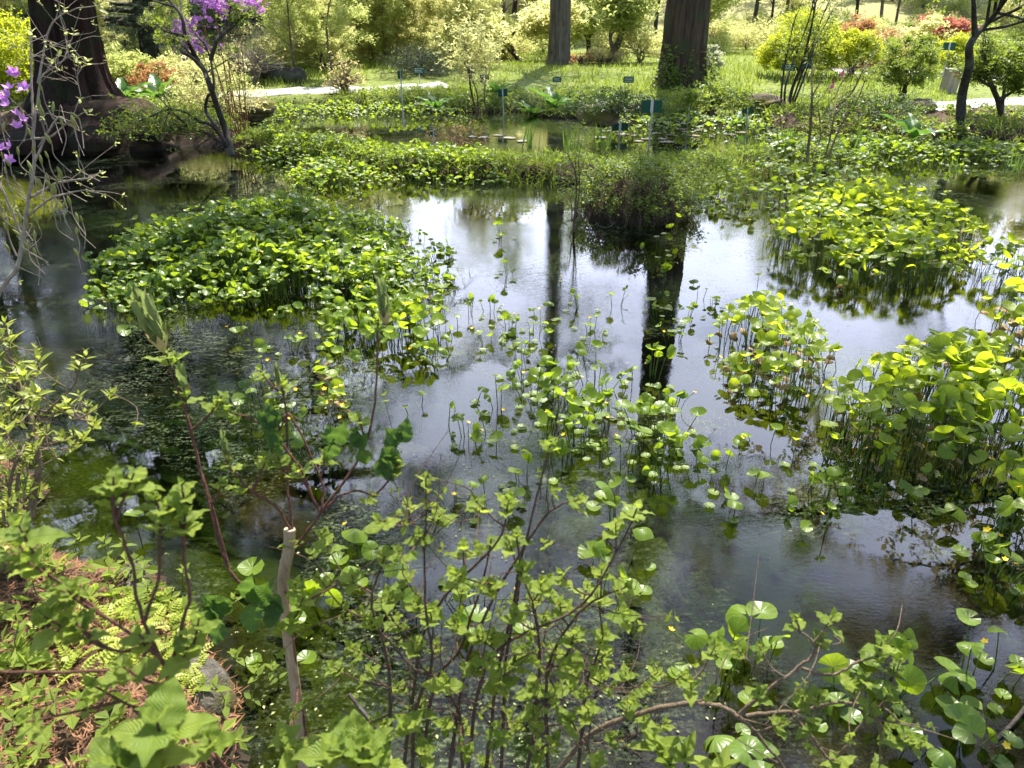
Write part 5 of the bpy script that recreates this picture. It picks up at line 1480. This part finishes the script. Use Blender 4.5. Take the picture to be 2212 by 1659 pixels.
for (lab, x, y, n, h, s, f, mt) in (
        ('pair of broad curled leaves standing just above the brown bank corner of the water', 1330, 1072, 4, .16, .09, 0, 'caltha'),
        ('yellow double blossom floating alone in the bright middle water', 1210, 600, 0, .06, .05, 2, 'caltha'),
        ('single upright leaf with long stalk behind the cut stem', 540, 1202, 1, .12, .09, 0, 'caltha'),
        ('lone pale leaf above the dark water right of the red stalk', 290, 1112, 1, .12, .07, 0, 'caltha_blue'),
        ('large cluster of broad folded leaves in the lower right water', 1570, 1395, 6, .17, .08, 1, 'caltha'),
        ('pale broad leaves rising behind the forked branch', 1650, 1400, 4, .15, .08, 0, 'caltha'),
        ('group of upright broad leaves in front of the pale sky reflection', 1965, 1400, 5, .16, .08, 0, 'caltha'),
        ('broad glossy leaves beside the pale sky reflection, further right', 2030, 1420, 3, .15, .08, 0, 'caltha'),
        ('tall stalk with one round leaf and a yellow bud at the lower right', 2125, 1395, 3, .20, .08, 1, 'caltha'),
        ('bright leaf on a stalk cut by the right edge near the bottom', 2195, 1400, 3, .18, .085, 0, 'caltha'),
        ('dull green floating leaves near the bottom right', 2045, 1585, 4, .07, .075, 1, 'caltha_blue'),
        ('pair of leaves with a yellow flower close to the right edge', 2150, 1195, 4, .12, .08, 2, 'caltha'),
        ('yellow-flowered clump with pale floating leaf at the right edge', 2190, 1215, 3, .10, .08, 1, 'caltha'),
        ('two curled leaves low over black water at the bottom right', 1960, 1625, 3, .06, .075, 0, 'caltha_blue'),
        ('small leaf and flower at the bottom right corner', 2150, 1612, 2, .08, .06, 1, 'caltha_blue'),
        ('blue-green broad leaf cluster at the bottom edge under the branch', 1560, 1625, 6, .08, .08, 0, 'caltha_blue'),
        ('heart-shaped leaf pair low behind the forked branch tip', 1840, 1500, 3, .08, .085, 0, 'caltha_blue'),
        ('broad shiny leaves below the middle shrub twigs', 905, 1255, 5, .10, .08, 0, 'caltha'),
        ('shiny leaves behind the middle of the leafy shrub', 1040, 1290, 4, .10, .085, 2, 'caltha'),
        ('round leaves low over the algae right of the leafy shrub', 1330, 1190, 5, .12, .085, 0, 'caltha'),
        ('heart leaves beside the stone at the near bank', 600, 1340, 4, .08, .08, 0, 'caltha'),
        ('low leaf pair with open flower at the near shore', 690, 1235, 4, .10, .09, 1, 'caltha'),
        ('stalked leaf close to the cut stem, over dark water', 740, 1180, 3, .10, .085, 1, 'caltha')):
    sd += 1
    clump(lab, x, y, n, h, s, f, sd, None, mt, .07)

# ------------------------------------------------------------------ near shrubs on the bank
def px3(x, y, d):
    return at_d(x, y, d)
def leafy_tip(lm, r, p, d, size, pairs=2, droop=0.0, tpl=None, open_=.55):
    """a shoot tip: opposite pairs of toothed leaves, smallest innermost"""
    d = norm(d)
    ph = r.uniform(0, 6.28)
    u = norm(np.cross(d, [.31, .77, .2])); w = np.cross(d, u)
    tp_ = tpl or (OVA, OVA2, OVA3)
    for k in range(pairs + 1):
        s = size * (1.0, .8, .45, .3)[k] * r.uniform(.8, 1.15)
        for sgn in (0, 1):
            a = ph + k * 1.57 + sgn * 3.14159 + r.uniform(-.25, .25)
            rad_ = u * math.cos(a) + w * math.sin(a)
            e = (open_, .75, 1.2, 1.35)[k] + r.uniform(-.25, .25)
            al = rad_ * math.cos(e) + d * math.sin(e) + np.array([0, 0, -droop])
            nr = d * math.cos(e) - rad_ * math.sin(e) + r.standard_normal(3) * .2 + np.array([0, 0, .25])
            place(lm, tp_[r.integers(len(tp_))], (p - d * .012 * (2 - k))[None], norm(al)[None], nr[None], s)
def near_shrub(name, label, mains, tips, bark, leaf, seed, size, pairs=2, r0=.006, twig_r=.0022, tipd=None, droop=0.0, side=.35, hus=True, extra=0, tpl=None):
    """mains: lists of (x, y, depth) photo points from foot to tip; tips: (x, y, depth) of shoot tips joined to the nearest main stem"""
    r = np.random.default_rng(seed)
    foot = px3(*(mains[0][1] if isinstance(mains[0][0], (int, float)) else mains[0][0]))
    o = thing(name, label, 'shrub', foot)
    sm, lm = MB(), MB()
    pts = []
    ends = []
    for S in mains:
        rr = r0
        if isinstance(S[0], (int, float)):
            rr, S = S[0], S[1:]
        P = catmull([px3(*q) for q in S], 7) - foot
        P += np.cumsum(r.normal(0, .0012, P.shape), 0)
        tube(sm, P, np.linspace(rr, max(twig_r, rr * .35), len(P)), 7)
        pts.append(P); ends.append((P[-1], P[-1] - P[-3]))
    for (x, y, d) in tips:
        e = px3(x, y, d) - foot
        A = np.concatenate(pts)
        dist = np.linalg.norm(A - e, axis=1)
        cost = dist + 2.0 * np.maximum(0, A[:, 2] - e[2] + .05)
        b = A[np.argmin(cost)]
        v = e - b
        mid = b + v * .5 + np.array([0, 0, -.10]) * np.linalg.norm(v) + r.normal(0, .05, 3) * np.linalg.norm(v)
        P = catmull([b, mid, e], 5)
        tube(sm, P, np.linspace(twig_r * 1.4, twig_r * .7, len(P)), 5)
        pts.append(P[2:]); ends.append((e, e - mid + np.array([0, 0, .6 * np.linalg.norm(v)])))
        if len(P) > 6 and np.linalg.norm(v) > .09 and r.random() < side * 2:
            leafy_tip(lm, r, P[6], P[7] - P[5], size * .6, 0, droop, tpl)
    for i in range(extra):                      # bare side twigs
        P0 = pts[r.integers(len(pts))]; b = P0[r.integers(len(P0))]
        d = norm(np.array([r.normal(0, .7), r.normal(0, .5), r.uniform(-.3, 1)])); ln = r.uniform(.06, .2)
        P = catmull([b, b + d * ln * .5 + r.normal(0, .015, 3), b + d * ln + r.normal(0, .02, 3)], 3)
        tube(sm, P, np.linspace(twig_r * .8, twig_r * .35, len(P)), 4)
        if r.random() < .5: leafy_tip(lm, r, P[-1], P[-1] - P[-2], size * .4, 1, droop, tpl)
    for e, d in ends:
        leafy_tip(lm, r, e, d + np.array([0, 0, .02]), size * r.uniform(.7, 1.15), pairs, droop, tpl)
    sm.build('stems', M[bark], o)
    lm.build('foliage', M[leaf], o)
    return o
def dd(y, near, far, y0=1000, y1=1660):
    return near + (far - near) * max(0, min(1.2, (y - y0) / (y1 - y0)))
r = np.random.default_rng(600)
D = lambda x, y: (x, y, 1.42 + .00022 * (y - 1000) + r.normal(0, .06))
foot = lambda x: (x, 1760, 1.72 + r.normal(0, .04))
near_shrub('leafy_shrub', 'many-stemmed shrub with toothed young leaves in the lower middle', [
    [foot(1040), (1060, 1560, 1.6), (1085, 1400, 1.52), (1130, 1180, 1.45), (1190, 965, 1.42)],
    [foot(1000), (1030, 1520, 1.58), (1080, 1400, 1.5), (1250, 1310, 1.42), (1370, 1100, 1.38)],
    [foot(960), (1000, 1480, 1.6), (1050, 1340, 1.5), (1180, 1120, 1.42), (1260, 1075, 1.4)],
    [foot(900), (935, 1500, 1.62), (990, 1400, 1.55), (1030, 1300, 1.5), (1060, 1170, 1.45)],
    [foot(1080), (1090, 1500, 1.6), (1100, 1370, 1.5), (1120, 1230, 1.45), (1110, 1150, 1.43)],
    [foot(880), (900, 1540, 1.55), (940, 1430, 1.5), (930, 1300, 1.46), (930, 1030, 1.42)],
    [foot(820), (840, 1560, 1.55), (830, 1420, 1.5), (800, 1290, 1.47), (830, 1195, 1.45)],
    [foot(1190), (1180, 1540, 1.6), (1190, 1410, 1.52), (1250, 1310, 1.46), (1340, 1262, 1.42)],
    [foot(1240), (1260, 1500, 1.62), (1280, 1420, 1.58), (1296, 1372, 1.55)],
    [foot(1120), (1160, 1490, 1.6), (1150, 1330, 1.5), (1095, 1180, 1.5)],
    [foot(860), (900, 1420, 1.6), (960, 1290, 1.52), (1070, 1190, 1.45), (1100, 1095, 1.42)],
    [foot(1000), (990, 1560, 1.6), (950, 1470, 1.5), (880, 1425, 1.46), (780, 1310, 1.45)]],
    [D(*q) for q in ((1030, 1085), (880, 1085), (815, 1122), (700, 1168), (760, 1242), (690, 1250), (905, 1150), (950, 1112), (1210, 1240), (1130, 1225), (1270, 1262), (1330, 1130),
     (1062, 1262), (1000, 1272), (930, 1322), (850, 1342), (1110, 1322), (1062, 1372), (1180, 1332), (1202, 1402), (1290, 1282), (940, 1392), (1020, 1442), (960, 1472), (1080, 1472),
     (1150, 1482), (1220, 1432), (1300, 1462), (1400, 1482), (1422, 1452), (1230, 1552), (1150, 1542), (1080, 1592), (960, 1562), (880, 1562), (722, 1562), (1050, 1642), (1480, 1455),
     (1360, 1520), (1440, 1560), (1320, 1590), (1160, 1620), (860, 1480), (800, 1440), (870, 1240), (1000, 1180), (720, 1440), (830, 1560), (910, 1520), (1000, 1560), (1120, 1560), (1200, 1590), (1290, 1640), (1010, 1620), (1060, 1420), (1130, 1400), (1170, 1260), (980, 1240), (890, 1390), (1310, 1410), (1240, 1440), (1350, 1450), (800, 1340), (860, 1190), (1145, 1290), (1240, 1370), (1350, 1330), (760, 1400), (920, 1620), (1260, 1490), (980, 1340), (1030, 1370),
     (1390, 1545), (1270, 1530), (1200, 1490), (1110, 1430), (900, 1300), (840, 1290), (1210, 1300), (1300, 1230))],
    'twig_brown', 'hydr', 601, .038, 2, .0046, .0016, extra=170)
# cut trunk with tall shoots and furry closed buds
CUT = near_shrub('cut_stem_shrub', 'tan sawn-off trunk carrying tall red shoots with furry closed leaf buds', [
    [.0070, (655, 1760, 1.74), (654, 1640, 1.66), (640, 1500, 1.60), (616, 1330, 1.54), (612, 1250, 1.52), (624, 1185, 1.50), (625, 1148, 1.49)],
    [.0034, (606, 1292, 1.53), (560, 1275, 1.50), (495, 1225, 1.47), (452, 1080, 1.45), (412, 920, 1.44), (352, 752, 1.43)],
    [.0026, (494, 1222, 1.47), (432, 1000, 1.45), (418, 940, 1.45), (402, 845, 1.45)],
    [.0030, (640, 1182, 1.50), (692, 1108, 1.48), (768, 1000, 1.47), (805, 915, 1.46), (822, 800, 1.46), (832, 694, 1.46)],
    [.0028, (628, 1150, 1.49), (602, 1100, 1.47), (530, 1040, 1.45), (498, 1000, 1.44), (490, 985, 1.44)],
    [.0026, (632, 1150, 1.49), (618, 1010, 1.48), (610, 900, 1.47), (602, 830, 1.47)],
    [.0028, (692, 1108, 1.48), (650, 1010, 1.47), (560, 910, 1.45), (490, 890, 1.44)],
    [.0024, (692, 1108, 1.48), (690, 1040, 1.48), (620, 900, 1.46), (588, 930, 1.46)],
    [.0024, (700, 1100, 1.48), (760, 1058, 1.46), (820, 1070, 1.45)]],
    [(470, 870, 1.44), (480, 855, 1.44), (590, 870, 1.46), (560, 800, 1.46), (640, 1010, 1.46), (700, 980, 1.46), (575, 990, 1.45), (600, 985, 1.45), (480, 1040, 1.44), (515, 1045, 1.44), (640, 1260, 1.46), (625, 1345, 1.44), (655, 1290, 1.45), (615, 1590, 1.42), (640, 1620, 1.4), (760, 1240, 1.46), (700, 1150, 1.46), (860, 1000, 1.44), (775, 900, 1.45)],
    'twig_red', 'hydr', 602, .038, 2, .0033, .0018)
foot_c = px3(655, 1760, 1.74)
cm = MB(); P = catmull([px3(*q) for q in ((656, 1760, 1.739), (654, 1640, 1.659), (640, 1500, 1.599), (616, 1330, 1.539), (612, 1250, 1.519), (624, 1185, 1.499), (625.5, 1143, 1.488))], 8) - foot_c
tube(cm, P, 0.0108 + .0011 * np.sin(np.arange(len(P)) * 1.7) ** 4, 14)
cm.build('sawn_trunk', M['stem_cut'], CUT)
cm = MB(); tube(cm, np.array([P[-1], P[-1] + (P[-1] - P[-2]) * .12]), [.0108, .0095], 14, True); cm.build('cut_face', M['cut_wood'], CUT)
def furry_bud(x, y, d, ln, seed, open_=.3, n=9, lean=(0, 0)):
    r = np.random.default_rng(seed); p = px3(x, y, d) - foot_c; up = norm(np.array([lean[0], lean[1], 1.0]))
    lm, hm = MB(), MB()
    for i in range(n):
        a = i * 2.4; q = .35 + .65 * (i % 3) / 2
        rd = np.array([math.cos(a), math.sin(a), 0])
        al = norm(up + rd * open_ * q * r.uniform(.5, 1.4)); nr = norm(-rd + up * .2)
        place(lm, ovate(9, 5, .13, 1.1, -.04 - .16 * r.random(), .04, 1.0), (p + rd * .004)[None], al[None], nr[None], ln * r.uniform(.75, 1.1))
    for i in range(6):
        a = i * 1.05; rd = np.array([math.cos(a), math.sin(a), 0]); al = norm(up + rd * .75)
        place(hm, ovate(5, 3, .16, .5, -.2), (p - up * .012)[None], al[None], norm(-rd + up * .4)[None], ln * .42)
    b = lm.build('leaf_bud', M['fuzzy_bud'], CUT); h = hm.build('bud_husk', M['bud_husk'], b)
furry_bud(350, 752, 1.43, .118, 611, .40, 16, (-.15, -.1))
furry_bud(832, 692, 1.46, .092, 612, .20, 11, (-.05, 0))
furry_bud(401, 842, 1.45, .058, 613, .45, 5)
furry_bud(490, 985, 1.44, .056, 614, .15, 5)
furry_bud(602, 830, 1.47, .045, 615, .12, 5)
def hanging_leaves(parent, foot_, lst, seed):
    r = np.random.default_rng(seed); lm = MB()
    for (x, y, d, s, n) in lst:
        p = px3(x, y, d) - foot_
        for i in range(n):
            a = r.uniform(0, 6.28); al = norm(np.array([math.cos(a) * .5, math.sin(a) * .3, -.9])); 
            if r.random() < .45: al = norm(np.array([math.cos(a) * .6, math.sin(a) * .3, .8]))
            place(lm, OVA2, p[None] + r.normal(0, .006, 3), al[None], np.array([[r.normal(0, .5), -1, .35]]), s * r.uniform(.75, 1.1))
    lm.build('folded_leaves', M['hydr_dark'], parent)
hanging_leaves(CUT, foot_c, [(820, 985, 1.44, .062, 4), (712, 960, 1.45, .055, 3), (590, 925, 1.45, .05, 4), (772, 965, 1.45, .05, 3), (860, 965, 1.44, .05, 2), (540, 1300, 1.42, .075, 3), (480, 1330, 1.40, .07, 4), (590, 1290, 1.44, .06, 3)], 620)
# forked branch reaching over the water at the lower right
near_shrub('forked_branch_shrub', 'pale forked branch with small leaf tips reaching over the water', [
    [.0062, (1180, 1700, 1.75), (1290, 1580, 1.62), (1480, 1527, 1.52), (1556, 1529, 1.50), (1600, 1541, 1.49), (1617, 1553, 1.49), (1658, 1602, 1.50), (1700, 1665, 1.52), (1730, 1740, 1.55)],
    [.0044, (1597, 1540, 1.49), (1644, 1505, 1.47), (1671, 1485, 1.46), (1731, 1441, 1.45), (1755, 1408, 1.44), (1718, 1364, 1.43), (1716, 1345, 1.43)],
    [.0034, (1731, 1441, 1.45), (1802, 1450, 1.44), (1862, 1424, 1.43), (1906, 1414, 1.43)],
    [.0042, (1612, 1550, 1.49), (1711, 1543, 1.47), (1805, 1522, 1.45), (1899, 1532, 1.44), (1940, 1565, 1.44)],
    [.0036, (1711, 1543, 1.47), (1762, 1606, 1.48), (1795, 1639, 1.49), (1836, 1665, 1.50), (1870, 1720, 1.52)],
    [.0030, (1899, 1532, 1.44), (1905, 1580, 1.46), (1905, 1670, 1.50)],
    [.0028, (1869, 1530, 1.44), (1869, 1559, 1.45), (1830, 1610, 1.47), (1805, 1640, 1.49)]],
    [(1800, 1330, 1.42), (1775, 1378, 1.43), (1640, 1395, 1.44), (1590, 1402, 1.44), (1905, 1385, 1.42), (1945, 1425, 1.42), (1870, 1462, 1.41), (1920, 1492, 1.42), (1640, 1492, 1.44), (1732, 1502, 1.43), (1752, 1562, 1.43), (1962, 1592, 1.42), (1992, 1602, 1.42), (1492, 1475, 1.46), (1545, 1395, 1.45), (1885, 1530, 1.42), (1770, 1500, 1.43), (1690, 1560, 1.45), (1850, 1480, 1.42), (1540, 1490, 1.46)],
    'twig_tan', 'hydr', 603, .038, 2, .005, .0018, extra=14)
# very near shrub at the lower left, a little out of focus
near_shrub('front_shrub', 'nearest shrub with soft green leaves and red stems in the lower left corner', [
    [.0032, (470, 1760, 1.12), (420, 1600, 1.06), (372, 1500, 1.02), (345, 1420, .99), (300, 1375, .98), (130, 1250, .98), (20, 1150, .98)],
    [.0026, (345, 1425, .99), (320, 1330, .98), (285, 1180, .97), (255, 1050, .96)],
    [.0026, (310, 1350, .98), (340, 1240, .98), (346, 1120, .98)],
    [.0026, (370, 1440, 1.0), (400, 1310, 1.0), (385, 1220, 1.0), (390, 1120, 1.0)],
    [.0032, (372, 1480, 1.02), (350, 1455, 1.02), (150, 1462, 1.02), (-40, 1468, 1.02)],
    [.0026, (420, 1600, 1.06), (520, 1690, 1.0), (620, 1790, .98)]],
    [(245, 1030, .95), (290, 1022, .96), (330, 1065, .97), (392, 1045, .98), (400, 1112, .99), (362, 1092, .97), (110, 1262, .96), (145, 1275, .96), (150, 1335, .95), (165, 1348, .95), (95, 1332, .95), (40, 1135, .96), (405, 1395, .98), (430, 1335, 1.0),
     (265, 1440, .98), (200, 1480, .97), (350, 1495, .97), (450, 1595, .95), (55, 1560, .90), (430, 1560, .98), (300, 1370, .96), (60, 1215, .95)],
    'twig_red', 'hydr', 604, .037, 2, .004, .0018, droop=.05)
near_shrub('front_shoot', 'big blurred leaf rosette at the very bottom left', [[(360, 1780, .86), (330, 1680, .80), (315, 1600, .77)], [(330, 1690, .80), (270, 1660, .77)]], [(250, 1650, .76), (340, 1560, .77)], 'twig_red', 'hydr', 605, .058, 2, .003, .002, droop=.08)
near_shrub('front_shoot', 'blurred leaf pair at the bottom edge left of the middle', [[(760, 1790, 1.05), (770, 1690, 1.0), (780, 1620, .98)]], [(730, 1610, .98), (820, 1640, .98)], 'twig_red', 'hydr', 606, .055, 2, .003, .002)
# bright pointed-leaf shoots at the lower right edge of the bank
near_shrub('pointed_shoot', 'smooth pointed-leaf shoot at the bottom edge right of the middle', [[(1490, 1780, 1.55), (1485, 1680, 1.5), (1480, 1630, 1.48)], [(1500, 1720, 1.53), (1555, 1650, 1.5)]], [(1440, 1640, 1.48), (1410, 1600, 1.5)], 'marsh_stem', 'hydr', 607, .085, 2, .004, .002, tpl=(ovate(9, 5, .24, .3, .2), ovate(9, 5, .22, .5, .1)))
# yellow-leaved shrub at the left
r = np.random.default_rng(640)
tips = []
for i in range(120):
    x = abs(r.normal(0, 100)) if r.random() < .6 else r.uniform(0, 215); y = r.uniform(705, 1085)
    if x > 60 + 170 * math.exp(-((y - 890) / 110) ** 2) and x > 110: continue
    tips.append((x - 15, y, 2.35 + r.normal(0, .14)))
tips += [(240, 848, 2.2), (205, 910, 2.25), (170, 850, 2.25), (185, 890, 2.3), (160, 785, 2.3), (185, 760, 2.3)]
near_shrub('yellow_leaved_shrub', 'fine-twigged shrub with bright yellow young leaves at the left edge', [
    [.014, (66, 1115, 2.45), (72, 1060, 2.42), (80, 1010, 2.40), (60, 900, 2.40), (20, 790, 2.4), (5, 700, 2.4)],
    [.006, (30, 1120, 2.42), (45, 1000, 2.38), (95, 900, 2.35), (160, 830, 2.3), (180, 780, 2.3)],
    [.006, (20, 1130, 2.42), (30, 1000, 2.38), (90, 960, 2.34), (170, 940, 2.3), (200, 915, 2.28)],
    [.005, (10, 1130, 2.4), (-5, 950, 2.35), (0, 800, 2.35)]], tips, 'twig_tan', 'yellow_leaf', 608, .045, 2, .005, .002, tpl=(ovate(5, 3, .24, .3, .1), ovate(5, 3, .2, .5, .2)), extra=40)
# bare budding azalea with a few purple flowers, left edge
BA = near_shrub('budding_azalea', 'pale bare-twigged azalea with fat green buds and a few purple flowers at the left edge', [
    [.009, (-60, 820, 2.7), (-5, 645, 2.68), (40, 575, 2.66), (50, 520, 2.65), (64, 370, 2.62), (69, 269, 2.6), (66, 188, 2.6), (62, 60, 2.6)],
    [.0042, (66, 300, 2.61), (111, 292, 2.6), (145, 265, 2.58), (192, 239, 2.56)], [.0042, (72, 360, 2.62), (120, 255, 2.6), (148, 262, 2.6), (175, 205, 2.6)],
    [.0042, (70, 300, 2.61), (82, 180, 2.6), (100, 155, 2.6), (138, 130, 2.58), (165, 118, 2.57)], [.005, (60, 430, 2.64), (120, 400, 2.62), (170, 388, 2.6), (200, 385, 2.6), (222, 372, 2.6)],
    [.005, (55, 470, 2.65), (110, 430, 2.6), (150, 420, 2.6), (188, 415, 2.6)], [.005, (50, 520, 2.65), (10, 430, 2.6), (-10, 380, 2.6)], [.004, (82, 180, 2.6), (110, 60, 2.6), (160, 20, 2.58), (225, 10, 2.56)]],
    [(138, 60, 2.58), (150, 95, 2.58), (160, 60, 2.57), (125, 105, 2.58), (172, 130, 2.57), (190, 125, 2.56), (112, 122, 2.58), (140, 10, 2.57)], 'twig_pale', 'spring', 609, .028, 1, .0035, .0014, tpl=(SMALL,), extra=70)
fb_ = px3(-60, 820, 2.7); r = np.random.default_rng(650)
bm_ = MB(); t_ = np.linspace(0, 1, 7)
tube(bm_, np.array([0, 0, 1.]) * t_[:, None], .15 * np.sin(np.pi * (t_ * .9 + .08)) ** .8, 7)
bud_mesh = bm_.mesh('bud', M['bud'])
tw_ = MB()
for i in range(70):
    x, y = r.uniform(-10, 200), r.uniform(180, 560)
    if y < 330 and x > 90 and r.random() < .6: continue
    p = px3(x, y, 2.6 + r.normal(0, .08)) - fb_
    o = bpy.data.objects.new('bud', bud_mesh); COL.objects.link(o); o.parent = BA
    o.location = tuple(p); s_b = r.uniform(.028, .042); o.scale = (s_b, s_b, s_b); o.rotation_euler = (r.normal(0, .25), r.normal(0, .25), r.uniform(0, 6))
    tube(tw_, catmull([p + [r.normal(0, .03), r.normal(0, .03), -.09], p + [0, 0, -.04], p], 3), .0016, 4)
tw_.build('twigs', M['twig_pale'], BA)['kind'] = 'stuff'
for (x, y, n) in ((18, 156, 3), (55, 197, 2), (22, 215, 4), (30, 252, 4), (8, 313, 3), (-5, 165, 3), (25, 362, 1), (8, 195, 2)):
    p = px3(x, y, 2.58) - fb_
    for q in p + r.normal(0, .014, (n, 3)): purple_flower(BA, q, r.uniform(.034, .046), r)
# seedlings on the near bank
SEED = 'seedlings on the near bank'
r = np.random.default_rng(660)
for i, (x, y) in enumerate(((60, 1370), (80, 1240), (320, 1345), (240, 1175), (170, 1150), (290, 1170), (530, 1290), (260, 1460), (410, 1235), (520, 1390), (560, 1480), (600, 1440), (455, 1440), (400, 1400), (470, 1500), (380, 1475), (430, 1395), (120, 1500), (30, 1420))):
    g = ground(x, y + 45); o = thing('seedling', 'small green seedling with a few oval leaves on the near bank', 'seedling', g, 0, SEED)
    sm, lm = MB(), MB(); h = r.uniform(.06, .13)
    P = catmull([[0, 0, -.02], [r.normal(0, .01), r.normal(0, .01), h * .5], [r.normal(0, .02), r.normal(0, .02), h]], 3)
    tube(sm, P, .0018, 5); leafy_tip(lm, r, P[-1], np.array([0, 0, 1.0]), .045, 2, 0, (SMALL,), .3)
    if h > .08: leafy_tip(lm, r, P[3], np.array([0, 0, 1.0]), .04, 0, 0, (SMALL,), .2)
    sm.build('stem', M['marsh_stem'], o); lm.build('leaves', M['hydr'], o)
# dead stick in the water
for lab, pts, rr in (('thin dead stick lying in the shallow water near the shrub foot', [(830, 1590, 0), (790, 1545, 0), (755, 1500, 0)], .006), ('curved dead twig hanging from the hummock into the water', [(1285, 486, .01), (1310, 492, .02), (1330, 480, .05)], .006), ('brown sunken branch in the middle water', [(1270, 880, .0), (1320, 905, .005), (1390, 918, -.005)], .008), ('dark curved stick at the right water edge', [(2150, 1600, 0), (2190, 1560, .02), (2225, 1515, .03)], .006)):
    mb = MB(); tube(mb, catmull([at_z(x, y, z) for x, y, z in pts], 5), rr, 6, True); tag(mb.build('dead_stick', M['bark_dark']), lab, 'stick')
